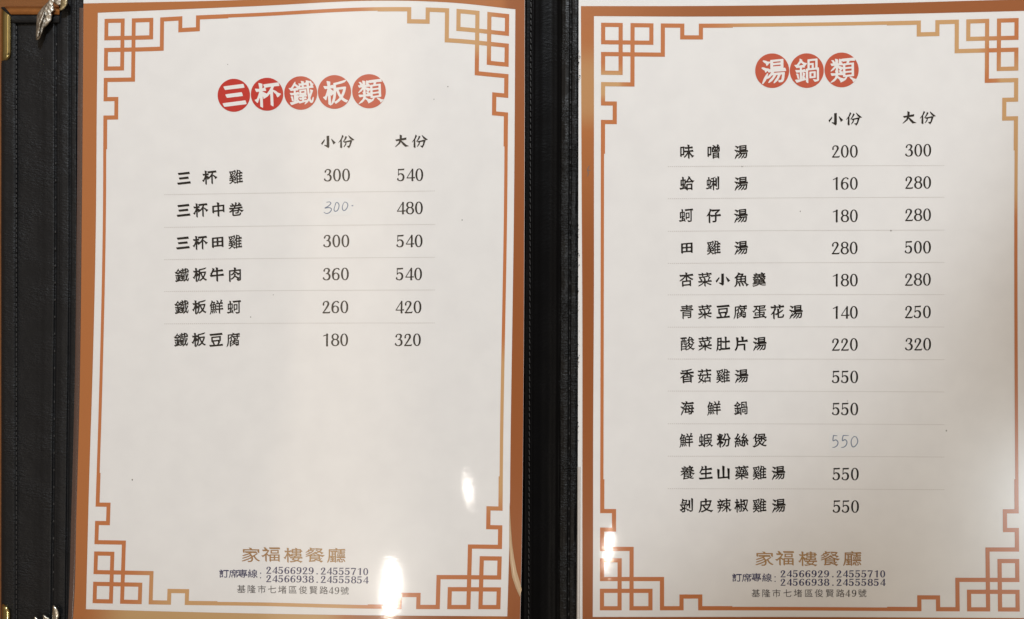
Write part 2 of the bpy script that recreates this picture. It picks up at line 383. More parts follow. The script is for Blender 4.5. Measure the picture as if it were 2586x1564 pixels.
# ------------------------------------------------------------------ lettering (drawn outlines, two characters per coordinate)
# each outline is x, y, x, y ... in thousandths of 1.3 em; one row per character, in the order of the strings below
BODY = "三杯鐵板類雞中卷田牛肉鮮蚵豆腐小份大湯鍋味噌蛤蜊仔杏菜魚羹青蛋花酸肚片香菇海蝦粉絲煲養生山藥皮辣椒剝"
CLERICAL = "家福樓餐廳訂席專線"
PLAIN = "基隆市七堵區俊賢路號"
DIGITS = "0123456789.:"
BOLD = "0123456789."
BODY_OUTLINES = [
[[186,178,176,190,140,267,146,280,168,286,811,344,821,340,827,329,853,243,848,231,835,227,225,177],[283,441,267,453,230,530,233,542,251,549,710,591,721,587,728,579,754,493,747,480,725,474],[233,678,220,689,182,772,185,780,191,784,223,789,767,838,779,835,785,827,812,738,812,730,806,725,772,719]],
[[332,116,280,150,272,163,271,392,268,410,262,407,247,376,207,274,197,264,186,264,177,270,110,348,116,359,165,376,175,384,197,426,220,480,254,582,256,595,251,600,186,590,173,593,154,626,132,678,137,688,147,692,249,682,265,686,245,832,246,851,254,857,264,856,345,833,358,826,362,814,353,702,358,694,408,712,416,720,386,793,387,803,400,811,822,851,837,847,846,835,867,764,865,749,848,742,710,738,701,728,666,650,671,643,757,598,814,546,895,512,901,507,903,499,893,486,827,422,806,405,793,405,783,417,755,493,701,548,676,579,671,580,668,577,669,163,665,146,655,141,645,144,592,179,584,191,583,507,582,517,577,520,496,438,397,383,384,382,373,389,370,397,376,415,361,446,355,451,354,449,354,132,348,117],[472,533,480,532,492,540,548,608,595,683,612,720,611,729,449,710,445,702,466,632,464,616,449,610,366,609,355,605,354,600,361,593]],
[[186,155,172,165,137,223,135,233,140,238,155,242,230,248,260,254,263,444,259,451,254,453,189,443,176,447,166,460,143,517,147,523,155,524,257,517,263,527,263,574,259,581,249,583,204,582,186,573,178,576,120,652,116,660,118,665,126,669,173,672,184,677,225,730,266,796,303,842,311,849,322,848,328,840,323,793,326,783,392,733,426,725,431,728,431,733,410,783,410,790,423,796,486,789,499,791,501,801,485,861,491,869,559,853,574,846,579,840,575,806,579,799,637,819,639,827,634,871,642,881,712,865,733,855,775,854,788,848,825,785,863,766,870,759,865,751,844,736,840,728,859,660,857,650,845,646,733,643,726,639,724,632,732,491,738,471,746,483,760,530,753,590,757,602,764,604,777,601,835,578,842,572,840,559,753,342,767,293,776,275,783,271,790,277,799,311,829,368,840,375,852,368,854,358,845,285,832,241,819,217,806,204,793,197,777,196,764,199,738,217,710,262,704,264,658,209,585,162,574,164,570,173,602,228,603,233,598,236,434,193,423,195,407,217,397,221],[238,262,210,270,201,277,187,355,166,408,171,417,217,418,231,408,256,272,249,263],[425,270,488,268,500,272,503,296,499,306,452,302,441,305,433,314,418,355,421,361,431,364,496,360,502,368,499,385,436,379,428,384,418,401,410,399,385,316,387,311,400,311,407,306,418,277],[326,277,335,278,339,285,329,295,324,290],[569,285,629,294,650,292,685,348,672,460,659,634,647,637,428,612,418,615,405,623,402,618,406,595,400,588,327,586,323,574,326,527,335,526,387,545,400,546,408,538,426,491,429,507,430,582,436,594,454,599,626,614,641,608,643,488,641,480,627,467,641,454,653,400,639,393,574,393,568,389,565,379,572,369,611,381,624,379,630,368,641,324,637,318,629,315,571,314,565,303],[326,415,335,454,332,459,327,458,324,452],[394,434,402,433,414,444,444,450,563,462,447,454,428,460,361,457,356,454,361,449],[492,509,577,517,583,525,582,556,574,560,491,553,485,546,484,522,486,514],[245,647,257,647,348,668,358,673,359,678,322,712,296,728,288,722,246,658],[482,684,499,683,507,688,507,720,503,728,475,725,462,720,463,707,455,689],[576,689,652,694,657,702,652,729,647,733,621,737,576,736,571,730,570,717,571,697],[727,704,762,713,768,725,766,762,749,796,733,812,728,809,724,777,722,715]],
[[324,115,274,147,264,163,263,397,259,415,251,405,233,361,210,285,202,277,191,277,180,285,113,363,113,371,118,377,166,392,178,402,221,504,252,608,251,614,243,617,189,608,176,612,140,684,139,700,152,706,238,698,254,698,258,702,238,840,241,849,249,854,329,835,348,826,351,814,344,725,348,711,408,730,420,725,431,707,434,717,436,770,447,782,588,809,801,865,819,863,828,853,827,842,770,787,658,753,517,723,513,712,513,652,517,643,527,641,770,664,803,658,813,652,815,642,804,585,783,512,757,447,706,348,723,328,764,295,811,268,850,251,854,243,851,236,816,189,801,185,764,200,725,223,652,281,613,242,569,206,501,161,488,159,478,165,451,199,444,214,431,203,377,137,366,132,348,134,337,117],[346,168,350,167,356,178,410,345,426,436,423,448,415,445,374,404,361,406,348,426,345,428,342,424],[451,223,470,229,520,261,577,310,603,342,602,353,562,426,517,539,511,520,502,413,486,329],[652,423,658,423,667,436,699,507,721,574,717,585,611,578,592,571,599,540,618,488,634,452],[424,548,429,548,432,556,435,611,431,623,358,625,345,622,350,610]],
[[145,144,139,152,144,163,202,224,241,258,265,290,280,322,286,348,284,353,275,354,189,342,176,344,164,361,144,405,144,415,160,422,283,418,287,428,270,493,277,500,293,499,296,501,294,566,288,573,233,514,158,471,150,471,142,477,144,488,168,520,197,557,236,598,258,629,257,633,249,635,181,626,173,629,165,638,144,686,144,697,155,703,202,702,207,706,208,715,197,746,166,785,165,796,176,799,210,799,233,794,241,788,262,751,277,744,283,751,272,824,275,836,288,839,355,821,365,814,367,806,360,717,361,710,368,707,382,710,388,715,378,733,377,741,392,827,400,840,408,840,452,821,462,833,478,838,811,869,827,869,837,863,859,796,857,783,845,779,697,775,689,765,676,723,678,717,684,716,809,726,816,724,822,717,823,350,819,336,809,331,626,313,606,267,582,230,530,192,436,149,424,155,430,176,415,186,398,236,348,273,335,277,297,228,270,202,238,177,158,144],[796,160,788,168,769,220,727,251,691,293,691,303,702,312,715,313,772,291,819,262,884,250,894,243,892,235,871,217,806,162],[518,262,522,260,534,267,585,306,572,310,522,305,509,308,503,316,502,355,499,363,368,362,356,355,355,345,359,337,435,288,507,274,515,270],[576,366,746,381,752,392,751,436,746,440,728,440,577,426,572,421,570,410,571,374],[497,418,501,422,502,436,500,444,496,445,490,436],[364,428,371,426,392,431,408,436,411,441,392,462,379,483,374,493,376,501,389,509,415,501,422,504,416,514,366,568,361,565,359,553,360,496,367,467],[484,470,496,470,502,475,502,533,499,542,486,534,445,488,457,476],[573,480,600,479,746,494,752,504,752,548,741,554,577,538,570,527,571,488],[576,592,746,607,752,616,752,660,747,665,738,666,577,650,571,645,570,634,571,600],[493,598,501,600,503,608,502,642,496,648,426,648,374,642,386,634],[496,689,499,687,514,700,590,706,600,710,608,730,613,757,612,764,595,765,504,753,492,757,480,770,475,771,462,751,455,733,475,732,482,728]],
[[184,136,175,142,154,171,154,178,209,207,254,244,276,277,284,301,275,305,173,295,161,311,144,350,144,361,150,366,160,367,290,364,296,371,288,402,280,409,225,398,204,386,194,387,184,398,150,452,151,457,158,461,189,452,199,454,249,490,263,507,254,509,199,499,191,502,186,509,178,538,180,548,212,573,239,600,247,613,238,613,212,597,201,600,199,650,188,676,163,710,163,715,174,728,149,772,149,783,160,786,277,789,340,803,382,815,454,860,467,858,510,790,504,783,483,777,478,772,507,752,510,746,471,684,454,635,397,553,397,547,405,544,444,543,452,547,508,663,534,725,554,788,546,866,551,877,561,876,629,848,652,849,715,841,724,832,770,743,780,742,819,756,831,751,853,684,854,668,845,663,741,662,737,652,737,595,739,587,746,584,803,605,816,603,824,590,840,525,829,519,741,516,737,507,737,449,739,439,746,436,806,457,816,456,824,441,841,376,837,370,829,368,757,370,741,367,737,358,737,296,740,288,746,286,824,311,837,310,843,301,863,236,860,223,840,216,600,205,595,197,596,155,587,146,577,150,533,178,527,203,522,206,507,195,457,146,447,141,436,149,413,199,366,231,335,247,328,243,303,211,264,176,220,149],[516,228,527,230,529,241,529,413,527,421,522,425,492,402,501,386,517,335,513,322,501,318,371,315,361,312,356,306,364,296,449,246],[600,270,639,271,669,277,672,350,668,362,608,359,596,353,594,280],[375,374,442,389,445,400,438,436,426,438,363,423,378,408,372,382],[600,418,660,422,668,426,672,436,672,493,668,511,629,510,596,504,594,428],[516,460,525,459,528,467,529,553,525,565,507,555,474,525,469,514,493,473],[308,473,319,471,397,484,406,488,407,493,380,525,371,529,316,483],[283,564,342,572,419,637,421,647,407,663,405,673,421,697,436,730,434,759,431,765,402,763,348,748,347,743,366,699,395,685,400,676,322,619,280,572,279,566],[600,566,660,571,668,574,672,585,672,639,668,656,611,653,596,647,594,577],[283,660,298,660,310,676,304,697,285,724,272,732,234,723,232,717,253,673],[608,715,676,719,698,725,697,736,674,785,647,818,639,816,627,796,604,725]],
[[522,126,462,165,452,178,450,376,447,389,426,390,282,376,276,366,278,314,272,303,262,299,243,303,199,333,188,342,183,355,182,673,185,689,194,697,217,702,436,722,444,725,445,738,421,861,426,874,436,878,452,877,540,851,553,842,557,827,548,741,553,733,793,753,809,749,815,736,818,358,806,349,785,353,732,389,715,415,572,403,551,399,547,384,549,142,540,127],[282,460,413,469,447,475,451,488,451,626,447,641,298,630,278,624,276,473],[550,483,702,495,719,501,721,650,717,664,707,666,673,664,559,653,548,649,544,637,544,499,545,488]],
[[384,160,350,167,329,178,311,210,307,238,305,400,296,400,243,363,194,336,181,340,147,382,152,395,243,454,296,499,301,507,288,510,197,498,181,501,170,514,142,579,149,590,163,594,368,592,376,596,387,611,403,637,405,647,395,651,251,633,228,633,217,645,190,707,189,717,194,723,204,726,306,719,316,721,317,730,304,749,258,793,253,803,257,810,264,814,314,818,337,816,350,809,387,764,408,726,428,724,441,728,453,754,465,801,445,866,449,875,460,879,561,842,565,829,549,801,533,741,543,735,592,741,603,751,637,806,633,866,642,872,652,871,740,827,741,814,702,764,712,762,764,777,777,772,783,762,801,702,801,685,793,679,772,675,507,661,496,652,477,616,477,605,491,604,811,655,822,654,833,642,854,572,855,561,850,554,835,550,691,546,683,543,682,538,691,528,736,500,793,474,832,471,897,474,906,470,907,460,816,362,798,351,785,358,746,410,676,448,668,448,664,441,653,355,638,322,629,310,613,300,574,290,501,284,480,286,470,296,459,335,462,341,473,346,566,354,574,363,580,392,580,405,577,412,395,396,388,384,388,249,389,238,397,232,444,232,665,255,676,261,683,272,693,332,697,340,704,344,761,329,768,322,768,309,762,267,749,230,725,204,699,191,624,177,452,162],[379,467,397,466,600,485,611,488,612,493,572,537,434,526,413,517,378,475]],
[[251,102,189,142,181,151,177,163,177,754,183,777,197,787,215,791,790,843,816,835,825,819,828,772,831,181,825,158,809,149,788,152,730,191,717,212,710,216,314,182,286,176,283,116,272,104],[287,280,314,279,431,289,439,293,443,306,443,439,439,454,418,456,301,445,286,439,284,293],[555,303,691,313,716,319,719,465,715,479,676,479,561,468,553,465,550,452,549,319,550,309],[289,543,309,542,423,552,440,559,443,699,439,714,322,705,287,699,284,686,284,556],[555,566,684,576,716,582,719,723,715,737,697,739,582,729,552,723,550,579]],
[[533,126,470,168,462,181,461,395,457,406,447,408,181,379,171,382,164,389,127,465,126,478,133,486,178,490,186,493,184,501,156,540,154,551,186,585,207,618,241,686,257,725,264,751,255,827,257,835,264,840,275,842,290,839,371,806,382,798,385,785,355,723,354,717,358,713,441,719,455,725,432,861,436,874,449,879,540,855,562,845,568,829,559,743,564,735,777,777,793,774,803,759,828,678,826,668,819,662,751,656,585,651,557,645,556,509,560,504,569,504,827,550,837,546,844,535,868,457,867,444,855,435,824,430,572,419,561,416,557,400,560,142,551,127],[256,491,337,490,457,495,461,509,458,637,447,640,332,630,311,625,266,546,253,501]],
[[254,105,197,143,188,158,188,697,192,715,202,720,225,724,452,745,455,759,441,858,445,868,457,874,553,848,563,842,566,829,549,762,553,754,777,773,796,773,806,769,811,762,812,749,812,272,808,233,796,210,780,196,746,183,658,163,642,166,578,254,579,262,585,268,608,269,614,272,604,303,545,348,496,376,448,319,418,292,379,264,340,243,324,237,314,238,285,266,276,267,273,118,267,107],[714,254,725,255,730,262,732,285,728,294,720,291,692,264,697,257],[277,293,288,295,344,327,400,376,431,421,450,465,447,493,439,518,428,515,376,475,327,450,311,454,275,492,271,478,271,382,274,301],[714,353,728,352,732,361,729,512,720,510,665,457,650,454,642,461,605,527,507,585,496,589,488,586,470,559,473,551,546,529,556,520,555,512,540,488,531,457,533,447,654,368],[274,499,337,535,377,566,400,592,424,629,436,655,434,665,421,666,303,656,273,650,271,517],[708,579,725,577,731,585,732,681,726,691,538,677,527,671,526,663,533,655,647,594]],
[[158,115,151,121,151,129,189,236,199,275,189,319,191,328,204,330,254,311,259,314,259,327,267,332,322,324,335,336,353,336,386,332,399,324,423,236,430,194,426,184,410,185,384,195,376,202,356,277,345,297,337,304,333,277,338,215,337,173,332,167,324,166,288,182,281,194,278,270,272,284,267,289,258,277,241,212,223,168,171,118],[684,152,634,184,626,194,625,350,618,360,507,346,496,348,486,364,478,368,225,344,210,345,200,350,197,548,194,553,189,553,160,539,151,543,148,551,181,632,222,712,245,772,247,785,236,837,241,848,254,847,332,817,334,809,319,777,322,771,405,778,439,759,439,743,401,663,408,658,473,663,483,660,487,652,487,595,491,585,611,576,621,578,625,585,625,645,622,655,613,657,509,645,495,660,472,712,471,723,478,727,548,718,556,723,534,788,495,840,496,850,504,853,533,851,569,849,579,844,614,767,626,723,632,720,678,724,686,730,723,822,712,884,715,894,728,894,801,861,818,850,814,837,789,809,760,743,770,742,811,758,822,756,828,746,840,707,847,681,846,673,832,667,730,667,699,663,693,652,693,595,697,585,704,585,796,611,807,611,815,600,834,530,829,524,819,521,697,518,693,509,693,441,697,434,704,433,822,464,835,464,845,454,865,382,861,375,853,373,717,370,698,363,695,230,698,163,694,154],[509,199,480,207,471,215,439,288,404,340,408,350,457,351,473,342,511,264,525,215,525,201,520,198],[267,405,301,407,310,413,312,460,309,471,275,471,263,465,261,415],[376,415,413,417,423,423,424,470,421,481,389,481,372,475,370,426],[594,426,616,425,624,431,623,509,613,512,525,502,515,509,499,544,491,552,487,530,487,444,490,434,499,430],[266,525,301,526,311,533,312,579,309,590,285,591,263,585,261,535],[376,535,413,537,421,540,424,587,421,599,402,601,372,595,370,546],[267,647,285,646,325,652,351,702,353,714,332,716,292,710,265,658]],
[[618,167,559,246,556,254,558,259,569,262,704,247,715,251,718,259,718,764,713,770,704,770,460,743,452,747,445,757,418,816,417,824,431,833,819,869,832,868,842,858,864,783,861,777,853,774,798,776,789,767,789,259,785,236,773,212,746,194,629,166],[171,181,160,191,125,251,123,259,125,264,134,268,181,271,249,271,263,275,268,283,266,413,251,416,234,410,233,366,225,357,215,359,176,384,170,392,169,402,170,676,173,684,184,689,257,696,264,699,265,712,245,832,250,842,262,845,329,826,341,819,344,806,336,720,340,706,348,704,415,710,423,708,428,702,429,441,423,434,415,430,340,423,334,418,334,408,340,399,400,395,412,387,452,275,468,199,465,193,457,190,418,204,408,212,399,236,392,239,189,183],[336,290,342,288,366,293,376,301,349,355,337,369,333,353],[520,301,476,327,469,337,470,650,478,658,491,661,665,675,672,671,674,660,673,392,660,383,535,370,531,361,532,306,527,301],[537,431,600,435,611,443,612,598,611,606,605,611,540,606,532,600,531,444,533,436],[238,473,267,475,273,483,273,626,272,634,267,639,241,637,232,629,232,486,233,477],[331,483,358,482,367,491,367,637,365,645,358,648,335,645,329,637,328,493]],
[[184,150,173,155,165,168,137,230,136,238,141,243,197,250,342,253,351,259,317,342,275,401,251,407,243,418,242,645,247,660,275,669,710,708,728,708,740,702,745,686,744,462,738,453,728,448,673,439,678,432,709,418,713,405,637,277,639,274,650,274,822,307,831,301,839,283,856,220,853,208,829,201],[433,259,441,257,517,258,543,265,564,303,592,368,593,387,585,431,556,432,384,416,374,413,386,395,417,316],[331,486,652,514,659,525,658,624,652,628,626,627,332,600,327,594,326,582,326,496],[199,715,185,725,154,796,154,803,159,809,184,815,801,870,809,868,815,858,837,780,832,768,819,763]],
[[163,118,154,124,152,134,197,311,208,392,213,473,214,754,217,766,243,773,478,795,481,801,479,806,445,850,446,858,452,861,538,846,547,837,562,809,572,804,809,846,829,844,852,777,851,764,845,759,827,756,762,752,749,749,747,715,751,710,757,709,809,726,822,725,827,717,838,681,843,660,840,652,829,649,754,648,745,645,739,543,731,527,716,517,691,509,632,498,618,504,598,527,590,525,586,520,599,504,595,483,600,477,764,492,785,492,791,488,794,475,794,243,792,230,783,215,767,203,749,196,664,181,653,189,618,234,546,275,474,225,387,191,383,181,383,139,379,132,366,134,322,163,315,178,316,441,319,448,327,452,374,456,393,462,366,488,364,569,361,575,355,575,288,538,283,533,275,387,265,309,244,223,233,202,178,128,171,119],[385,225,395,225,431,257,467,277,494,298,512,322,509,341,501,342,465,322,387,294,383,280],[708,288,723,286,728,290,729,332,725,341,717,338,689,312,676,308,634,346,553,372,543,373,539,368,543,363,591,348,593,340,582,322,587,316],[389,327,423,353,476,384,494,402,497,413,467,414,384,404,380,395,380,361,384,332],[711,382,723,382,729,389,729,428,723,435,585,424,576,418,582,412,665,387],[436,465,457,464,517,470,522,478,516,522,525,527,548,524,554,527,487,603,485,618,471,629,452,662,436,650,430,634,430,522,433,473],[641,553,668,551,676,558,677,629,673,641,663,643,524,624,535,616,642,588,645,579,630,561,633,556],[286,579,293,579,319,612,355,643,395,686,401,702,401,717,397,724,322,721,286,715,284,702],[491,697,629,695,665,699,670,707,655,743,618,742,467,730,463,728,464,723,486,710]],
[[493,183,300,311,294,319,288,342,293,346,303,346,395,336,415,338,418,796,428,802,551,815,556,811,557,803,555,785,555,363,552,342,552,259,549,249,507,188,501,183],[173,340,162,358,137,413,129,434,129,439,301,630,311,636,320,605,327,564,182,348],[762,362,756,368,664,592,656,650,657,660,660,662,840,495,880,454,874,446,775,368]],
[[603,147,500,249,496,257,499,260,514,263,605,276,616,282,666,467,666,473,663,475,499,449,495,444,468,329,363,211,355,210,335,230,337,241,416,368,435,431,431,435,373,431,370,436,361,486,355,495,314,460,307,465,300,480,391,629,441,772,447,777,520,734,526,728,526,723,452,592,372,514,368,506,387,505,483,516,704,568,715,566,777,535,785,527,695,272,621,165,608,148],[215,157,161,204,154,217,174,480,174,509,160,502,88,439,82,437,79,441,82,457,87,465,213,650,276,837,283,842,348,784,356,772,253,587,263,189,259,181,241,167,223,156],[780,540,664,647,592,783,591,790,600,808,605,809,613,804,900,567,897,561]],
[[165,191,149,194,146,197,146,202,327,402,361,493,358,499,350,500,241,485,223,485,175,556,168,572,173,575,220,576,371,602,390,608,393,618,396,801,400,822,408,822,501,782,517,772,518,746,508,645,508,634,512,628,738,666,746,663,737,564,730,549,491,518,484,512,479,499,483,495,525,479,725,290,855,226,860,223,858,218,676,190,663,191,563,283,460,426,449,437,443,431,411,363,405,356,186,196,176,191]],
[[178,128,168,135,165,147,203,259,243,342,306,431,316,443,324,446,337,442,346,434,327,353,327,344,329,344,395,418,427,465,421,471,355,464,349,470,334,501,327,508,316,502,280,463,267,462,257,473,238,521,199,543,154,582,151,592,158,606,171,613,186,614,233,608,290,585,358,577,366,573,376,558,413,564,406,585,406,733,403,746,383,730,322,664,314,659,303,659,293,668,274,720,233,745,191,785,188,796,194,806,204,815,217,817,275,806,329,782,397,776,405,780,409,816,423,825,767,856,783,852,787,845,789,832,789,621,784,600,796,597,829,599,844,592,866,525,866,510,858,505,837,500,527,482,517,476,508,457,512,451,525,451,801,476,822,472,827,465,828,452,814,314,800,243,783,210,762,191,730,180,665,175,652,179,645,189,635,225,637,236,650,242,710,246,717,251,726,270,736,319,745,392,739,402,720,403,706,395,657,290,627,243,598,207,527,152,514,148,501,153,497,160,498,168,529,230,591,316,618,368,623,389,605,393,579,386,522,296,491,256,449,211,374,162,361,159,350,162,344,168,345,178,384,243,447,311,488,368,491,376,488,380,462,380,449,374,401,322,374,303,329,277,301,281,274,228,254,201,198,134,189,128],[493,637,699,654,707,660,708,681,702,689,691,690,496,672,489,668,487,660,488,642],[491,736,514,735,697,752,707,759,708,780,702,786,686,786,496,768,487,759,487,743]],
[[504,139,453,173,450,225,444,232,194,155,184,154,177,160,139,220,135,233,152,242,262,251,274,257,276,444,273,452,267,454,191,443,178,445,170,454,145,518,147,523,155,525,272,519,276,527,276,577,272,583,267,585,207,582,191,574,184,575,129,642,117,663,124,668,178,672,189,678,226,723,264,777,270,793,272,845,280,852,290,849,353,814,355,806,342,788,348,779,415,733,478,720,489,712,487,704,423,629,421,618,425,600,422,592,408,589,345,591,336,582,336,535,339,527,348,526,408,548,421,549,428,540,447,490,453,553,465,560,493,564,499,572,500,809,504,823,527,830,759,851,785,851,792,837,792,600,798,592,827,591,833,579,831,228,819,209,798,195,710,174,699,182,657,243,659,251,665,254,751,242,762,243,767,249,768,514,764,527,741,528,525,508,518,504,516,496,521,150,515,139],[243,261,215,271,205,280,191,355,166,410,171,420,225,416,236,408,260,272,254,261],[444,262,447,259,448,262,450,277,449,460,444,463,379,460,375,457,379,452,426,429,433,421,404,319,408,313,421,312,426,307],[342,277,353,281,356,288,342,301,338,298,336,290,337,281],[564,277,555,283,552,293,552,452,556,464,572,471,715,484,732,480,737,465,737,309,733,297,712,289],[338,327,342,326,349,340,362,395,354,457,348,460,340,458,336,449],[610,335,665,336,675,342,677,413,673,425,660,427,624,424,609,418,607,348],[568,572,611,574,620,579,622,650,618,662,579,661,565,655,563,582],[688,582,720,584,726,592,725,785,720,789,699,789,567,775,563,762,563,725,566,716,668,723,680,717,682,592],[251,647,368,671,376,675,377,681,339,712,314,729,306,730,251,655]],
[[639,139,583,176,574,187,573,366,569,378,561,373,528,322,478,261,410,199,397,194,387,197,350,238,355,251,401,288,431,318,480,379,525,449,538,475,535,483,421,470,410,473,395,489,391,475,390,348,386,335,366,326,254,315,250,303,252,243,248,236,241,232,223,236,178,267,172,288,172,733,173,748,178,756,202,763,374,778,387,771,395,748,418,753,561,746,566,749,567,757,544,866,547,876,556,881,650,856,662,850,664,824,657,764,660,756,668,755,790,788,806,782,833,697,831,684,814,677,658,672,654,660,654,582,658,577,665,576,816,612,827,612,835,607,863,525,863,514,858,507,845,503,798,500,699,500,688,496,686,488,704,454,735,408,770,365,801,334,816,327,889,316,898,311,900,303,799,199,790,193,780,193,770,204,751,267,715,309,665,377,658,382,659,155,652,140],[254,392,306,396,315,405,315,684,313,694,306,697,257,693,248,684,247,405,249,397],[544,566,564,566,572,572,573,652,570,663,561,665,462,651,441,652,432,660,405,719,395,731,391,712,393,574,402,570]],
[[493,134,444,165,436,178,435,428,439,446,462,455,751,481,772,477,778,467,781,431,784,176,780,159,772,154,762,155,707,191,697,210,673,211,520,195,513,186,514,142,507,134],[228,233,181,261,172,277,173,749,178,758,189,762,366,776,375,770,378,757,377,337,371,328,361,324,251,312,247,301,249,242,241,233],[516,262,691,276,699,283,700,301,697,307,689,309,520,294,513,290,511,283,511,267],[515,358,535,357,689,371,700,379,700,405,694,412,673,411,520,397,511,387,511,366],[250,392,257,390,296,393,304,402,305,684,302,694,296,697,257,694,248,684,247,405],[410,478,400,484,396,496,397,728,408,740,478,748,484,751,487,759,484,770,470,791,430,832,428,840,431,846,447,851,501,849,525,843,556,804,607,790,611,780,601,764,618,760,632,763,639,770,671,827,660,884,667,897,686,895,780,847,784,840,782,832,735,777,741,772,798,775,809,771,814,763,815,535,810,517,801,512,772,508],[472,546,499,545,504,550,505,559,500,598,486,626,473,638,469,621,469,556],[696,564,733,566,741,572,742,626,738,640,730,634,696,577,693,569],[560,618,566,617,570,624,568,691,559,695,518,689,517,684,527,673],[640,618,645,617,651,624,668,658,669,694,663,702,645,702,639,697],[735,697,741,702,738,708,730,710,723,707,724,702]],
[[530,132,475,168,465,194,413,215,403,236,397,239,184,177,173,177,162,186,118,262,120,272,132,278,241,282,264,285,270,293,268,415,259,419,247,415,245,366,241,359,233,357,219,361,181,384,174,392,172,405,173,681,177,689,186,694,259,701,267,707,248,835,250,845,257,851,290,846,349,827,354,806,348,715,355,710,421,716,439,711,445,699,445,634,449,625,466,634,509,686,546,741,564,777,573,801,568,876,572,883,579,886,681,842,684,832,674,814,694,777,753,704,795,668,814,662,882,656,895,647,894,639,888,632,798,542,785,534,770,538,756,564,749,569,525,547,496,558,467,536,447,530,445,454,441,441,428,436,361,429,349,423,353,415,415,408,428,402,436,389,454,321,465,300,469,319,469,460,477,475,507,481,767,505,780,503,789,496,792,483,794,275,794,173,790,159,780,154,764,159,720,189,704,212,561,200,553,197,550,191,549,137,540,130],[553,272,707,286,711,303,711,415,707,425,686,427,572,416,551,412,547,400,547,285],[350,303,371,305,378,314,361,354,350,367,346,348,347,311],[245,488,267,488,273,496,273,624,267,634,249,632,243,624,242,499],[347,496,367,496,375,507,375,632,373,639,366,643,348,641,342,632,341,507],[566,624,697,633,705,639,639,728,632,733,624,726,564,632]],
[[546,141,501,168,491,181,489,397,486,415,430,316,423,309,409,303,421,223,415,212,405,211,371,224,361,246,353,249,176,198,163,207,130,264,129,272,137,278,233,282,252,285,257,293,256,421,246,425,232,421,231,387,223,378,181,400,175,415,175,678,178,686,186,691,238,696,255,702,240,824,241,832,246,838,257,838,301,827,319,819,323,803,318,738,319,708,327,705,396,707,401,697,402,647,408,642,423,639,475,633,487,637,489,728,480,733,434,712,423,711,412,720,380,762,379,770,384,774,473,788,611,849,618,851,626,848,631,840,627,832,563,775,556,764,555,652,561,643,616,664,621,669,617,772,621,792,632,795,658,789,699,777,707,770,703,332,697,324,689,324,645,350,639,358,637,387,632,399,624,395,600,373,587,372,564,417,558,421,555,392,557,155,554,145],[691,175,647,233,638,251,650,257,743,244,749,246,752,254,729,814,729,874,738,880,814,860,823,855,827,848,818,259,812,225,806,215,790,202,759,189],[319,301,340,303,347,311,327,361,319,370,316,361,315,319],[392,379,397,377,403,384,433,439,470,535,477,559,475,566,423,561,405,570,401,559,398,444,387,438,324,432,316,426,315,410,319,402,379,394],[232,483,257,483,263,491,263,629,261,637,254,640,236,640,230,632,229,493],[315,491,340,491,346,499,346,637,344,645,337,648,319,647,313,637,313,501],[622,499,628,501,630,509,625,572,613,575,559,573,555,556,559,531]],
[[296,110,241,144,233,158,230,510,225,514,220,512,152,462,132,465,123,480,219,637,279,754,281,842,285,855,296,862,309,861,400,823,738,831,783,835,798,831,829,811,836,803,834,793,780,730,713,668,652,618,649,608,649,566,652,559,660,558,824,595,840,593,849,585,857,566,875,504,873,488,853,479,665,474,653,470,648,457,648,243,644,223,636,204,618,185,598,176,556,165,465,154,451,158,443,165,425,217,428,228,462,236,546,243,556,251,556,457,546,463,387,443,371,444,355,452,332,501,324,510,320,483,323,129,320,118,314,111],[326,548,551,548,557,559,557,632,561,645,656,720,672,736,673,741,652,742,423,716,405,723,387,755,379,759,370,749,322,644,320,559]],
[[327,113,273,147,264,160,264,418,270,427,280,432,462,448,469,452,458,478,457,625,454,628,449,626,370,538,272,457,171,410,150,407,140,415,138,426,167,460,207,502,262,540,315,585,361,631,381,660,368,664,181,643,171,652,152,691,138,723,139,735,158,742,415,745,448,749,452,759,429,861,432,871,441,875,533,851,548,842,551,829,544,764,550,757,803,802,827,800,836,788,857,715,856,704,850,698,796,693,637,687,615,681,620,671,647,646,730,590,849,538,850,525,812,478,803,475,790,478,733,501,678,531,611,579,551,634,546,635,542,629,542,525,544,467,548,458,582,459,712,471,728,468,735,460,740,327,740,171,736,156,725,150,715,153,647,198,366,174,346,168,345,121,337,113],[350,246,648,272,654,283,652,387,645,392,618,390,350,365,345,358,344,348,344,257]],
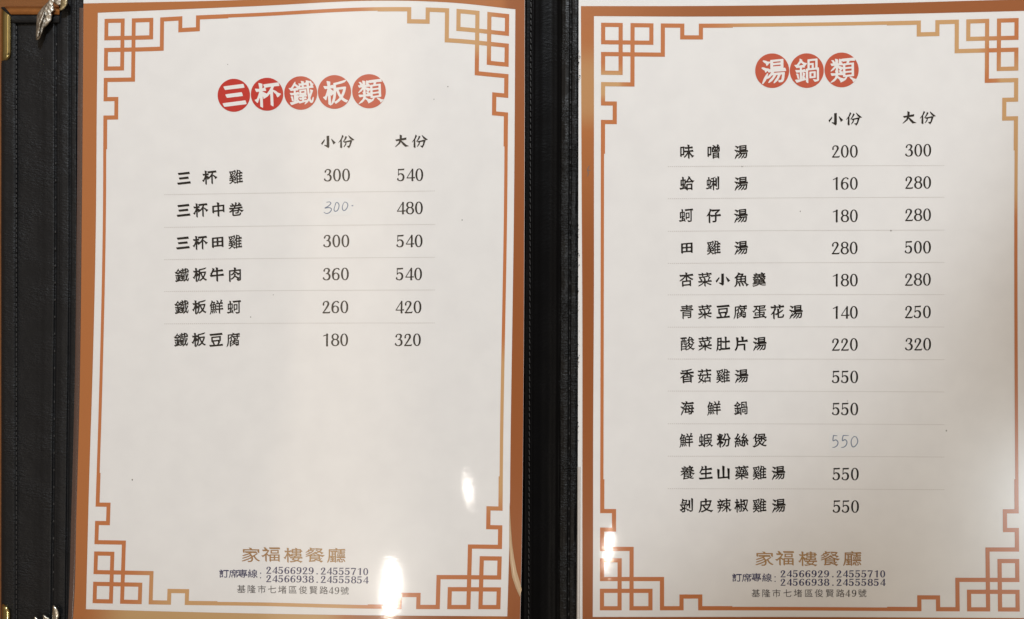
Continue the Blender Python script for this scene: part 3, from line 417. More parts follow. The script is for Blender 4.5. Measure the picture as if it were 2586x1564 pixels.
[[525,134,470,170,462,181,461,311,457,323,449,320,368,251,262,182,160,147,150,147,143,152,146,165,207,223,321,290,384,339,392,350,389,354,376,354,189,332,179,335,173,342,145,402,146,415,158,419,269,421,274,428,273,460,270,478,254,504,204,556,203,561,212,574,173,637,171,647,181,653,311,646,363,654,370,660,344,684,341,717,335,724,194,707,184,708,167,733,148,785,154,790,165,792,329,788,333,790,333,798,315,848,316,854,324,857,415,832,421,824,417,798,426,794,578,809,581,819,561,871,564,879,569,881,663,854,668,845,665,824,671,820,806,850,822,851,830,840,848,780,849,770,845,763,809,758,668,755,661,751,660,743,662,717,668,712,757,729,767,727,774,720,771,710,705,665,710,657,785,619,797,611,798,605,759,565,742,540,725,512,709,467,717,463,814,479,825,478,833,467,852,402,851,392,842,386,811,383,608,375,600,368,624,349,676,321,730,299,835,271,843,267,843,259,811,215,796,210,743,225,684,248,621,280,540,333,536,319,539,145,535,136],[331,423,418,422,449,425,455,428,455,436,435,493,441,501,462,500,463,509,444,551,402,597,389,598,322,588,252,574,241,569,277,565,293,559,335,504,382,487,389,480,384,470,330,431,328,426],[546,434,642,449,664,457,641,488,640,496,666,533,694,585,689,634,684,651,473,611,460,605,469,600,493,596,505,585,530,527,545,467,541,441],[417,665,431,664,538,683,595,695,602,702,590,717,587,741,579,747,423,734,415,730,412,723]],
[[163,112,155,119,153,129,171,184,219,251,234,280,224,332,226,340,238,350,239,358,240,551,238,561,233,564,212,550,197,550,158,585,153,595,158,603,210,646,263,699,328,783,333,798,330,858,333,866,342,871,353,870,449,831,459,824,461,811,467,808,590,818,629,800,636,793,637,783,594,707,595,699,618,698,746,710,764,704,768,686,767,392,757,380,696,368,733,364,749,358,822,277,895,248,899,238,893,228,786,150,772,146,765,150,761,158,746,240,713,283,649,345,640,366,373,342,368,340,371,337,449,317,462,306,462,270,474,155,467,140,454,138,402,165,391,176,382,254,350,319,351,337,340,341,288,335,281,332,284,327,332,303,336,296,334,288,311,262,270,191,246,162,186,116,173,111],[629,163,582,185,574,192,543,268,501,329,501,340,507,347,514,349,590,336,607,327,639,241,654,176,653,168,647,162],[326,410,452,421,458,431,457,478,452,483,441,484,326,473,321,465,320,428,321,415],[546,428,682,441,687,452,686,499,681,504,671,505,546,492,539,483,539,444,540,433],[327,540,452,552,458,564,456,611,449,614,434,614,326,603,321,595,320,556,321,546],[545,561,681,572,687,582,686,630,681,635,665,635,546,624,540,618,539,608,539,569],[351,676,483,688,496,700,518,733,520,741,514,744,488,742,389,731,350,686,348,681]],
[[194,130,184,138,147,184,146,191,150,196,243,195,267,199,361,226,400,246,409,257,395,260,178,238,171,242,165,251,150,288,152,299,194,305,436,313,452,317,459,329,457,336,447,338,236,315,217,316,208,324,194,361,194,368,200,374,236,375,254,381,296,378,428,383,457,386,463,395,460,404,447,406,251,383,235,395,221,428,223,438,233,443,272,446,452,451,461,454,463,462,461,470,454,472,243,453,207,453,202,460,197,483,169,507,167,514,218,553,231,566,234,574,228,577,189,572,181,575,161,618,160,632,173,638,454,649,464,652,466,660,462,669,452,672,267,651,257,652,248,660,234,694,234,712,217,718,209,728,195,764,196,775,207,778,327,781,325,790,285,829,285,837,293,840,376,828,413,790,423,784,577,798,583,806,591,879,600,888,704,845,706,837,687,819,689,814,783,831,796,828,804,814,812,770,803,764,770,760,764,754,778,694,811,695,822,691,828,681,839,637,836,629,829,626,770,625,760,621,763,616,803,591,826,572,824,563,799,540,794,509,785,503,741,497,546,481,538,478,534,467,538,461,546,460,741,490,757,491,764,488,778,447,778,431,790,423,797,413,807,366,827,361,832,355,845,309,844,298,832,292,600,278,581,272,592,263,629,253,699,243,837,244,843,241,844,233,822,197,813,191,798,190,715,190,652,196,585,213,538,234,499,261,470,232,431,204,376,179,246,141,204,130],[531,324,543,323,655,339,742,355,725,358,540,346,530,338],[540,395,658,410,706,421,686,424,543,414,534,405],[248,501,309,506,315,512,290,536,280,539,247,509,244,504],[397,514,408,514,418,520,402,533,387,566,366,588,355,591,322,588,303,582,298,559,301,555,361,547],[472,522,546,526,566,533,551,546,528,579,507,601,496,604,467,601,447,598,444,592,457,561,465,530],[705,543,749,545,755,548,755,553,738,568,683,600,678,618,642,617,592,612,585,608,591,592,603,579,612,600,621,604,707,568,713,561,703,548],[540,658,689,678,719,686,697,689,543,679,534,671,535,663],[278,712,449,716,462,721,466,730,462,737,452,739,283,720,262,715],[537,728,553,727,608,735,708,754,663,755,543,747,535,741]],
[[329,118,280,150,271,163,271,483,275,498,298,505,704,541,723,541,730,537,734,522,734,238,731,220,721,204,694,188,585,167,571,176,532,228,528,238,540,244,637,235,658,236,664,243,664,285,662,293,655,296,350,270,343,264,341,257,343,126,338,118],[347,322,652,347,663,355,664,382,658,389,645,390,353,364,345,361,341,353,342,329],[347,415,652,441,663,449,664,475,660,482,652,483,350,455,344,452,341,444,342,423],[181,527,171,538,151,585,150,595,156,600,452,610,460,612,463,621,463,645,454,651,272,631,251,634,243,645,225,686,225,697,230,701,314,706,454,706,463,712,462,738,452,744,233,720,221,728,202,772,198,785,204,793,262,797,452,801,455,803,455,811,436,861,439,868,444,870,538,843,544,835,540,814,546,809,770,846,783,845,788,840,806,780,805,772,798,767,546,752,538,750,534,743,535,720,543,715,749,750,757,745,762,730,774,686,771,676,751,670,543,658,535,652,534,626,538,620,546,619,819,661,829,652,845,598,846,587,840,581,210,526]],
[[194,152,184,162,149,230,148,238,152,243,457,253,466,262,466,303,463,314,457,316,251,298,240,303,237,449,242,465,275,471,439,485,456,488,460,496,437,556,368,584,332,611,324,606,267,532,225,491,204,460,194,457,181,467,126,532,122,543,132,549,191,553,211,566,264,632,286,671,289,686,286,725,280,735,220,730,208,736,181,796,183,806,207,812,775,844,815,835,817,822,783,741,768,684,762,674,751,674,725,691,720,678,710,672,543,664,534,655,534,624,536,613,546,610,832,635,840,632,842,624,824,578,796,571,707,563,495,548,540,530,544,522,541,501,548,495,741,513,761,509,766,496,764,353,751,343,697,338,689,332,788,265,874,243,878,236,872,228,812,171,788,153,775,160,736,220,723,226,212,152],[542,262,639,271,654,277,620,306,621,314,628,324,627,329,551,325,541,322,537,314,537,270],[311,358,460,371,466,382,465,428,457,433,311,420,306,414,305,402,305,366],[543,379,689,392,695,402,694,449,689,453,668,453,543,441,538,435,536,423,537,387],[446,616,458,616,463,624,463,743,461,754,436,755,340,742,339,738,345,733,379,718,384,712,383,704,361,673,365,660,400,631],[537,720,548,718,689,746,707,743,715,750,725,775,723,779,715,781,543,765,537,762,534,754]],
[[345,112,288,150,277,165,275,397,270,400,264,398,181,335,165,335,156,348,159,358,200,428,254,490,311,572,315,585,315,650,321,658,340,665,340,689,335,694,327,695,199,678,184,679,173,689,141,754,138,764,141,772,160,779,329,775,332,785,314,850,319,860,329,863,426,834,431,824,426,788,431,780,569,792,575,796,575,803,554,874,557,882,566,886,668,858,674,848,670,814,676,807,809,839,824,836,832,823,854,751,852,736,835,729,670,725,665,717,668,637,660,626,645,628,587,668,582,678,580,712,574,718,431,705,424,702,422,684,425,626,431,603,400,572,360,501,364,126,358,114],[572,178,535,189,513,212,503,249,503,345,499,355,491,355,444,325,428,323,418,329,365,392,369,400,376,404,491,441,498,447,499,457,473,658,475,667,483,672,574,648,594,637,596,621,588,507,592,500,634,525,697,569,777,611,798,614,812,600,809,589,741,508,588,410,586,267,590,256,608,253,733,263,754,269,762,277,767,293,775,368,783,378,793,380,840,364,850,352,846,293,831,243,814,217,793,203,777,198,743,190]],
[[212,123,176,145,169,158,169,645,173,654,181,658,238,664,245,668,247,730,244,738,238,740,184,732,171,734,162,743,140,793,139,807,163,815,439,841,457,840,465,836,486,772,486,759,473,753,400,755,387,753,383,743,383,694,384,684,389,679,452,683,462,676,464,509,467,496,475,501,504,546,546,600,552,645,543,648,517,640,505,642,487,689,527,733,573,798,578,876,585,880,592,879,691,833,728,830,738,825,804,736,862,704,868,697,863,689,787,629,781,621,782,616,814,584,871,562,879,556,880,551,814,491,796,439,778,402,713,306,743,285,788,267,884,268,894,262,890,251,819,175,801,161,790,166,751,212,660,257,557,191,475,164,457,152,413,176,407,184,405,202,400,206,233,192,227,181,228,129,223,123],[469,202,475,202,514,233,574,268,611,297,609,309,561,369,551,368,468,306,466,215],[232,249,400,264,406,275,405,322,400,327,387,328,233,313,228,309,227,298,227,257],[659,348,671,353,704,398,719,426,717,436,626,429,609,423,610,413,626,387],[469,353,475,356,496,391,552,460,577,500,580,514,574,534,466,452,464,421],[230,368,254,367,374,378,400,381,405,387,406,426,403,436,350,438,339,444,331,454,328,473,328,603,322,613,309,611,303,605,301,533,296,499,286,470,270,436,252,413,228,400,227,379],[230,462,236,465,244,480,255,530,255,598,246,606,233,605,227,595,227,478],[381,480,400,482,406,491,406,608,404,616,397,619,382,619,375,611,375,491],[649,488,655,486,736,493,764,496,774,501,773,512,761,548,717,598,685,650,689,660,704,666,746,641,755,639,758,647,755,676,749,685,645,668,601,658,605,650,647,624,645,615,607,579,600,569,605,562,661,535,671,527,669,520,651,496],[307,673,322,673,328,681,328,738,322,749,309,747,302,738,302,684],[603,723,707,737,714,741,715,746,673,798,663,804,645,790,603,733,600,725]],
[[152,111,143,118,142,129,177,298,187,389,190,780,194,796,212,804,387,820,418,820,424,814,427,803,427,658,430,647,587,636,594,639,596,647,572,868,579,877,592,878,685,850,690,837,682,689,684,649,694,647,811,680,824,679,833,668,858,582,853,573,840,568,691,565,682,561,680,548,681,290,691,286,822,320,837,320,846,309,865,246,871,225,868,216,861,210,842,206,465,177,444,180,426,197,409,176,395,165,309,140,295,147,249,214,241,219,224,178,176,117,165,109],[328,228,345,226,351,236,351,387,346,392,337,393,272,387,265,382,261,371,245,246,251,241],[534,277,590,276,599,285,598,551,587,555,473,541,461,551,439,596,431,604,427,585,428,288,439,281],[271,462,319,464,349,470,352,556,348,568,335,570,280,565,271,561,266,473],[272,639,324,641,349,647,352,728,348,741,296,739,271,733,268,652]],
[[194,131,150,168,144,178,147,189,188,251,205,290,218,327,237,408,245,488,245,566,216,811,217,824,223,835,236,840,249,838,335,813,348,803,351,788,341,668,342,660,348,656,488,667,508,673,507,697,483,863,486,876,499,883,603,856,617,845,620,827,610,699,613,685,624,685,780,722,793,721,803,715,812,699,835,621,834,608,824,601,361,573,344,569,339,561,338,488,340,482,345,480,678,509,691,507,699,501,703,486,706,290,706,158,699,142,686,137,673,140,618,178,608,191,607,408,603,417,590,419,332,393,307,298,283,236,254,184,220,137,210,130]],
[[335,113,277,150,269,163,266,413,257,414,160,377,145,381,138,392,149,410,204,466,311,540,361,582,372,600,350,601,181,583,172,590,163,607,139,660,139,671,145,676,158,680,397,682,449,685,456,689,458,728,454,734,449,736,280,704,262,701,251,704,241,712,202,772,201,783,210,790,249,792,335,787,530,823,728,869,746,867,757,855,754,845,691,793,551,757,544,751,542,738,542,702,546,696,551,694,814,740,827,738,836,725,857,652,856,645,850,639,801,633,642,627,629,621,645,605,720,561,790,530,842,513,851,504,848,491,820,454,811,448,798,448,751,464,743,460,745,173,742,155,733,149,720,151,652,197,363,171,352,163,351,118,345,113],[353,238,379,237,645,262,658,270,658,303,652,310,634,310,361,284,353,281,349,275,349,246],[355,348,650,373,658,382,658,410,652,417,632,417,363,392,353,388,349,382,349,355],[333,457,434,464,470,470,459,493,456,577,449,577,378,504,334,467,330,460],[547,478,577,477,665,485,687,491,616,537,553,586,546,589,542,582,542,556]],
[[160,128,153,134,153,142,186,194,246,240,273,267,287,288,280,296,190,342,189,353,226,449,239,491,230,497,178,488,168,492,136,556,134,566,137,572,165,573,241,565,257,568,260,577,261,660,263,668,270,672,314,659,354,642,355,632,334,579,335,574,340,571,418,577,439,575,448,590,457,593,598,586,605,588,608,595,582,697,580,728,574,733,428,721,416,717,411,704,413,634,410,628,402,626,345,663,341,673,340,704,335,710,197,693,181,695,173,704,148,757,142,772,144,780,155,783,330,777,334,788,315,848,316,853,324,857,415,830,420,822,415,790,421,784,569,797,576,801,577,806,557,868,559,875,566,879,657,853,662,842,658,814,663,809,811,843,827,840,852,762,853,754,848,748,835,745,678,742,658,737,654,725,654,694,658,684,686,671,693,663,687,605,689,597,699,597,811,625,824,626,833,616,851,559,853,543,845,535,694,531,686,529,683,522,682,452,686,443,793,450,803,448,809,441,813,189,809,169,796,169,754,195,744,204,739,217,733,220,561,204,556,197,557,150,548,141,538,144,493,174,489,207,483,212,435,163,423,157,414,165,402,216,376,238,348,254,296,201,243,160,173,129],[562,264,738,281,742,293,740,382,733,385,715,385,560,368,555,358,555,277,556,269],[461,270,483,269,489,277,492,418,504,424,608,435,612,454,612,512,608,521,595,523,488,508,476,514,462,537,457,536,423,402,387,316,392,308,441,275],[315,350,324,349,329,353,348,389,371,460,380,501,376,511,319,507,311,504,306,495,267,382,274,371]],
[[184,131,175,142,180,168,204,254,235,332,297,434,306,444,319,451,320,457,314,470,306,474,277,447,262,448,238,501,194,529,162,559,154,569,155,579,165,592,184,596,236,587,288,564,319,564,350,642,382,697,400,736,397,739,387,731,327,668,311,665,302,673,282,720,238,745,195,785,193,796,202,808,220,815,267,807,330,783,395,775,413,769,419,775,425,793,417,863,421,870,428,873,452,866,527,832,532,824,531,816,514,785,520,779,801,825,816,827,826,822,852,741,851,730,845,725,822,719,478,700,465,691,446,652,452,649,470,649,775,677,796,672,802,655,799,546,806,542,832,553,845,547,871,467,870,457,861,450,801,452,796,450,792,444,788,381,793,376,816,383,826,376,849,303,847,290,837,286,785,288,777,285,755,225,738,203,717,191,681,180,595,176,582,186,570,225,573,236,587,242,673,246,689,262,693,275,690,280,668,281,395,256,382,257,374,263,371,272,392,409,387,414,355,410,337,415,331,405,310,316,275,230,210,138,197,130],[468,332,569,341,577,345,577,350,572,362,548,384,519,426,512,429,483,427,476,423,472,415,462,342,464,335],[677,353,699,352,707,358,713,423,711,444,684,445,600,437,591,434,591,428,629,396,676,378,680,371],[391,496,400,496,406,504,416,587,413,602,365,564,362,559,363,540,339,509,345,503],[489,501,572,506,592,509,595,514,563,548,538,583,527,586,501,583,493,574,485,512],[673,517,710,519,717,524,723,592,720,600,639,596,610,590,661,538]],
[[473,138,428,165,415,181,369,199,359,233,353,239,178,182,163,194,129,251,131,259,137,262,246,271,255,280,253,415,243,418,231,413,231,384,220,377,182,397,175,413,175,686,178,693,186,697,230,701,252,707,238,827,240,835,254,840,311,825,320,819,315,725,319,712,387,715,397,707,397,441,392,435,382,430,322,424,316,418,315,400,317,392,324,387,368,382,378,376,415,256,419,285,419,785,422,801,429,806,449,809,603,824,608,827,609,840,616,844,790,844,819,838,824,832,826,822,826,616,822,601,806,594,655,576,639,580,624,601,617,587,608,582,496,572,488,568,485,561,485,517,488,509,499,509,582,532,598,547,608,549,801,548,832,541,837,535,836,525,814,439,796,392,759,319,781,290,814,266,835,261,892,257,897,254,897,246,826,171,811,160,798,166,774,215,717,265,710,263,681,236,629,199,548,168,533,167,527,173,528,178,550,204,577,231,629,267,655,289,674,311,677,322,635,413,616,445,582,448,491,444,486,439,484,431,485,379,488,370,496,369,595,395,608,395,616,384,634,322,630,314,621,310,496,307,487,303,484,288,487,150,483,141],[318,293,332,293,339,301,327,329,319,338,315,322],[715,384,720,383,725,387,741,421,758,470,759,480,757,484,699,479,686,471,690,439],[235,475,254,476,260,488,260,634,257,643,249,646,236,644,229,634,229,488],[316,483,336,483,343,493,344,642,341,650,335,653,316,651,310,642,310,496],[488,632,543,633,555,639,557,746,551,759,493,755,486,749,484,645],[724,652,751,651,759,658,760,764,758,775,736,776,647,764,639,768,624,789,620,767,620,671,623,660,632,656]],
[[324,116,275,147,264,161,263,329,260,345,251,338,232,301,210,233,199,224,184,230,110,316,116,328,186,366,222,439,242,496,236,503,184,495,168,499,157,514,130,574,129,585,139,592,197,589,207,592,194,608,171,702,143,759,142,770,147,775,160,778,223,769,230,759,241,715,249,700,239,842,242,850,251,855,337,832,347,827,355,816,376,816,457,781,463,775,462,767,432,715,414,665,399,605,400,598,405,594,431,596,450,613,473,647,507,717,523,772,512,850,520,861,533,862,613,832,620,827,623,819,563,658,515,569,522,566,548,568,743,586,750,590,750,595,720,639,688,702,668,759,627,853,632,862,645,867,725,851,734,840,741,785,769,715,801,665,853,611,856,603,853,595,817,551,796,546,792,540,781,371,773,301,763,251,751,224,730,199,697,185,611,177,600,179,594,186,583,228,585,238,600,247,658,248,675,254,689,288,697,342,708,473,708,504,699,508,634,502,627,499,624,491,613,428,591,348,554,267,509,207,418,150,408,147,397,150,390,160,394,173,487,301,513,355,533,423,543,486,541,491,535,494,472,491,454,506,441,509,423,523,350,516,342,507,346,493,478,409,485,402,487,395,482,384,436,336,389,292,382,292,374,296,353,340,348,345,346,342,346,129,340,117],[349,590,356,590,361,595,350,605,344,598],[349,697,355,703,364,733,355,777,349,764]],
[[194,126,151,165,143,178,162,230,176,288,169,374,128,434,125,444,134,453,168,446,181,451,224,499,258,548,251,551,223,546,204,540,189,530,177,530,165,540,124,598,120,608,124,615,132,617,160,610,171,613,221,684,259,750,274,845,278,855,288,860,298,858,374,817,382,806,377,793,328,730,265,626,275,624,322,634,413,746,423,750,436,746,442,738,442,725,395,618,372,579,376,574,413,569,431,561,460,496,464,507,473,513,507,508,520,514,549,546,594,603,592,608,585,609,517,591,507,592,497,603,484,642,486,650,505,665,520,684,575,775,580,798,584,853,591,874,600,878,611,876,684,836,692,824,689,816,648,764,600,686,603,679,658,689,746,793,759,797,772,791,776,783,775,774,725,665,711,642,717,636,757,635,769,629,822,535,868,501,875,493,875,486,869,478,807,434,800,423,839,327,856,264,852,251,845,247,835,248,785,268,742,366,712,409,704,414,701,400,700,241,692,207,673,189,647,178,587,164,579,168,548,208,534,194,522,192,512,198,483,229,460,222,417,236,407,249,382,321,353,366,349,382,355,390,368,393,418,390,431,386,437,376,468,280,473,275,478,278,495,301,507,329,515,353,515,374,506,436,462,495,461,486,481,408,479,397,473,392,460,392,423,404,405,423,397,425,254,390,217,379,207,372,206,366,211,361,254,344,259,348,260,366,272,372,327,367,348,358,351,350,352,311,367,191,362,178,350,174,298,195,283,296,274,316,267,322,243,267,212,134,204,126],[599,246,616,244,622,251,622,376,618,393,611,385,588,340,560,262,561,257,566,252],[615,413,619,413,622,421,622,444,618,450,608,451,563,439,569,431],[734,449,751,448,758,452,760,467,757,478,728,476,703,467,701,460,704,452],[292,467,363,482,377,488,376,499,350,541,345,542,340,538,292,478,289,470],[620,522,632,521,720,538,727,540,730,546,694,599,684,604,623,533]],
[[194,126,177,139,131,191,125,202,126,210,139,218,207,225,234,230,221,243,221,257,257,329,296,389,251,423,243,436,241,621,236,624,230,622,155,571,139,574,133,587,181,658,244,736,272,781,276,796,272,842,275,852,285,857,303,853,371,821,382,811,380,801,324,723,323,655,326,647,332,645,514,646,540,649,546,655,546,671,538,677,423,667,410,669,402,674,398,689,399,806,401,816,408,822,431,828,749,856,770,852,776,835,776,720,772,705,749,696,637,686,627,681,625,668,629,659,637,657,816,689,829,686,837,676,853,621,852,613,846,605,835,602,723,596,713,592,783,557,863,539,871,531,871,522,796,447,780,446,767,458,762,459,735,387,700,340,679,293,686,284,746,269,832,263,844,259,848,254,849,246,819,197,803,190,743,196,647,220,579,253,533,290,509,318,501,322,432,243,376,203,220,131,204,125],[247,230,280,234,345,269,363,281,411,329,442,387,437,444,431,462,423,461,379,436,359,358,353,346,320,298,244,236,242,233],[594,335,604,335,638,371,671,416,722,467,733,475,752,478,745,493,736,504,681,532,632,567,627,564,625,556,628,447,625,428,616,422,605,422,569,445,561,447,539,410,542,400,566,361],[328,457,337,459,389,513,449,555,462,566,463,572,439,573,358,564,345,572,327,603,323,582],[535,465,543,465,547,473,547,538,543,547,535,544,471,488,478,481],[482,733,689,751,695,759,694,785,684,791,483,772,478,768,477,759,477,741]],
[[296,151,282,168,268,199,294,228,301,246,301,421,293,423,236,385,163,354,148,353,141,363,190,426,285,493,318,522,322,533,301,534,181,520,169,533,148,585,152,591,163,594,382,598,400,618,401,624,397,627,272,613,262,615,250,629,233,668,233,679,246,685,428,686,444,692,453,712,449,716,431,716,225,693,215,699,209,707,190,754,191,764,204,768,342,767,345,775,335,790,295,829,296,837,303,840,387,831,410,804,428,775,434,771,564,783,573,793,581,876,590,886,605,882,693,842,694,832,670,806,671,799,770,820,783,818,790,806,805,749,796,740,741,733,750,717,763,668,763,660,755,650,816,655,826,652,837,624,847,590,846,579,835,573,723,570,681,567,676,564,688,548,725,524,793,495,814,492,879,497,891,491,885,480,809,401,796,391,785,395,757,441,707,465,702,464,699,460,699,331,707,330,762,359,772,358,778,350,750,301,697,267,694,262,704,257,725,253,827,246,831,236,808,197,801,190,793,189,691,199,642,209,569,233,564,229,559,210,546,202,387,171,306,151],[376,228,387,227,507,248,517,251,521,257,467,301,382,294,375,290,373,283,373,236],[614,277,624,279,645,290,673,309,680,316,665,320,560,309,557,303,564,298],[380,342,613,363,625,368,627,384,624,391,613,393,382,372,375,368,373,361,373,348],[377,418,397,417,618,438,626,443,627,457,624,464,613,466,382,445,373,436,373,423],[384,496,457,500,463,507,440,535,426,545,415,539,386,507,382,499],[549,512,608,514,621,517,624,522,590,558,540,557,525,553,522,548],[475,608,488,607,668,634,734,647,715,650,493,637,486,634,477,621,473,613],[527,697,684,722,710,730,681,734,538,726,530,720,524,707,524,699]],
[[184,147,169,158,139,220,133,238,142,248,449,253,457,255,461,262,461,405,458,415,439,416,262,396,249,409,215,486,220,495,233,497,441,495,457,497,461,514,461,621,457,633,447,635,309,621,252,530,189,478,174,478,162,488,163,499,191,574,236,658,272,746,273,770,264,835,268,845,277,849,288,847,374,811,383,803,384,793,362,762,345,712,345,704,350,701,447,709,454,713,455,725,431,858,433,868,441,875,530,852,551,842,555,824,546,730,551,722,777,766,790,766,797,762,827,673,827,663,822,657,809,654,556,643,546,637,544,517,548,506,561,506,762,545,771,540,776,533,801,449,796,440,783,435,548,425,544,413,545,272,548,264,561,264,824,311,834,306,839,296,863,217,860,204,845,198,207,146]],
[[785,152,727,191,718,204,715,226,707,230,236,188,210,187,199,191,194,200,190,223,162,681,166,694,178,701,199,698,280,674,290,668,295,660,297,603,286,290,290,278,303,276,441,289,450,298,422,835,423,855,428,866,439,870,454,868,546,842,553,837,557,829,547,353,547,309,553,301,684,310,711,316,713,335,686,733,694,745,710,748,812,717,819,707,820,691,812,171,810,160,803,153]],
[[522,137,473,169,465,178,463,293,460,305,452,302,379,243,322,207,199,147,191,146,184,150,155,186,160,195,217,217,303,260,363,298,383,316,379,321,363,320,186,300,172,311,146,374,155,382,184,383,191,387,183,428,210,454,254,517,255,522,249,524,199,512,191,513,184,522,176,548,178,556,204,585,235,637,240,697,243,703,251,706,259,704,309,678,315,671,262,587,262,578,296,583,344,642,355,646,363,642,365,632,345,577,320,525,324,519,357,514,376,488,380,507,380,650,376,663,338,691,336,720,329,728,189,712,178,714,162,741,145,788,150,792,160,794,327,792,330,801,312,848,314,853,322,857,410,832,416,824,414,801,423,797,579,812,583,822,564,871,565,876,572,880,665,854,670,845,667,827,673,823,811,854,824,854,831,848,837,832,852,780,849,770,840,766,793,763,671,760,662,754,662,725,668,678,676,699,678,738,686,747,699,744,752,715,751,707,730,680,699,629,699,619,736,625,783,684,796,689,804,684,804,671,780,605,759,566,764,561,800,556,816,530,831,491,840,449,833,426,849,371,848,361,842,355,824,352,626,344,609,337,624,324,671,302,730,282,837,260,843,257,844,249,816,210,806,204,796,204,746,215,684,235,621,263,546,310,538,312,534,298,536,147,533,138],[218,387,225,384,340,386,358,389,454,388,463,395,463,415,454,424,402,419,355,395,346,400,339,415,329,418,251,400],[537,400,553,399,770,435,785,439,790,444,783,457,775,460,645,429,634,431,621,444,605,438,543,432,534,423],[273,457,280,455,311,461,318,465,318,470,306,489,298,492,277,467],[449,475,548,485,554,493,553,525,548,530,535,531,449,522,443,514,443,491,444,480],[624,478,637,482,655,504,692,556,694,561,691,566,623,551,620,540,620,491],[712,499,723,498,754,504,761,509,761,514,749,533,740,538,717,512],[448,574,467,573,549,582,554,590,553,624,548,627,530,627,449,618,443,605,443,582],[622,611,629,611,639,624,662,660,663,673,645,676,595,710,589,720,588,746,582,752,512,747,502,743,501,741,506,736,540,721,547,715,546,707,532,689,533,681,603,685,616,680,620,671],[414,671,439,670,450,676,447,723,444,734,439,739,420,738,410,730,409,684]],
[[152,121,142,129,140,142,203,316,218,395,227,480,227,712,233,727,251,734,470,754,474,764,451,863,453,874,462,878,548,855,568,845,573,829,565,772,572,764,775,783,811,776,823,770,825,757,780,639,766,582,776,559,756,507,720,439,688,392,623,316,626,311,641,303,684,287,775,266,803,266,882,275,895,271,898,262,892,251,803,154,793,147,783,147,736,193,637,221,551,257,474,212,418,184,311,144,301,142,290,145,259,191,262,205,345,235,421,269,470,298,477,306,474,314,443,342,399,395,350,475,342,479,324,479,311,476,306,467,301,413,291,342,273,275,248,207,172,126,163,121],[548,358,556,360,577,378,626,436,658,486,664,499,663,506,639,507,467,492,438,486,443,470,486,412,519,379],[315,551,457,563,475,567,479,579,477,676,467,679,436,677,322,666,312,663,307,652,307,564,309,555],[569,574,689,584,710,588,710,595,691,616,686,626,712,686,712,698,697,700,582,690,566,685,563,676,563,587,564,579]],
[[184,128,176,134,176,142,249,251,265,288,275,340,273,345,267,347,199,337,187,340,180,348,157,397,155,410,160,415,173,417,273,410,278,418,279,465,275,474,267,476,178,464,168,468,160,478,138,527,139,540,152,544,223,542,229,546,232,556,227,579,217,605,175,668,147,730,149,741,165,745,283,740,296,742,296,751,277,782,241,822,241,829,251,833,311,830,322,827,374,755,423,768,441,783,598,777,602,780,603,788,582,871,585,878,592,881,684,854,687,845,680,796,681,790,686,786,816,817,832,813,854,749,856,736,854,730,822,724,684,720,677,712,677,673,680,665,686,662,809,673,816,671,822,665,823,483,820,470,813,465,793,462,715,455,708,452,706,447,723,418,758,371,814,316,827,310,882,304,897,298,897,290,868,258,811,201,803,196,796,198,754,283,689,365,681,370,677,353,680,163,674,150,658,154,616,182,608,191,607,340,603,353,595,348,536,275,486,225,408,184,395,184,390,189,389,197,407,223,441,267,483,305,523,350,557,397,579,436,572,442,478,435,470,441,468,475,462,483,355,484,349,480,346,473,347,428,350,421,358,419,428,442,440,441,450,421,465,361,452,354,358,354,348,351,326,264,309,228,285,194,270,177,197,131],[537,496,569,495,604,501,607,512,607,582,603,597,592,599,556,596,536,590,534,512],[684,507,743,511,753,517,755,598,751,610,702,609,680,603,677,517,680,509],[308,540,322,544,326,553,324,558,307,548,304,543],[396,556,405,556,447,570,465,561,469,574,469,629,475,640,603,656,607,668,604,710,592,713,483,698,465,686,441,680,450,665,449,658,399,569],[329,577,340,582,358,632,359,647,353,671,348,675,322,674,264,668,262,658,287,600]],
[[298,121,249,150,243,160,242,397,238,420,230,408,214,361,199,298,191,290,178,295,117,374,122,382,160,395,169,402,202,491,223,566,232,608,230,618,223,620,184,613,173,616,160,639,138,691,142,697,150,700,223,690,238,694,220,832,222,840,228,844,238,843,301,827,313,819,315,811,307,720,311,702,319,703,358,721,366,719,371,712,392,642,392,632,379,625,324,628,309,625,305,618,305,595,309,587,319,583,345,588,436,581,444,582,449,587,427,827,428,845,431,850,460,846,522,826,526,814,519,746,525,738,569,751,581,759,581,770,566,803,568,811,574,814,801,814,831,806,835,796,828,723,811,621,790,530,745,400,761,358,780,324,808,283,846,243,848,238,846,230,816,196,809,193,801,196,761,236,712,312,704,317,635,228,585,180,574,175,566,176,535,207,533,215,600,282,621,309,623,316,585,296,573,298,564,371,545,410,530,430,522,435,518,421,518,243,513,215,503,199,486,187,415,170,407,176,370,228,366,238,376,244,441,233,452,238,452,416,449,420,447,419,441,410,406,316,353,248,340,241,331,246,329,257,371,389,372,408,368,416,363,417,340,394,329,392,324,397,311,426,307,400,307,132,306,124],[654,371,665,378,674,402,642,520,634,524,522,521,518,509,521,475,585,464,624,389],[441,452,449,452,452,457,452,512,439,516,402,509,400,501,413,483,412,465],[712,509,719,512,727,535,754,650,766,741,762,751,681,744,672,736,693,585],[520,590,605,614,623,616,624,626,616,671,603,674,520,672,516,663,516,605]],
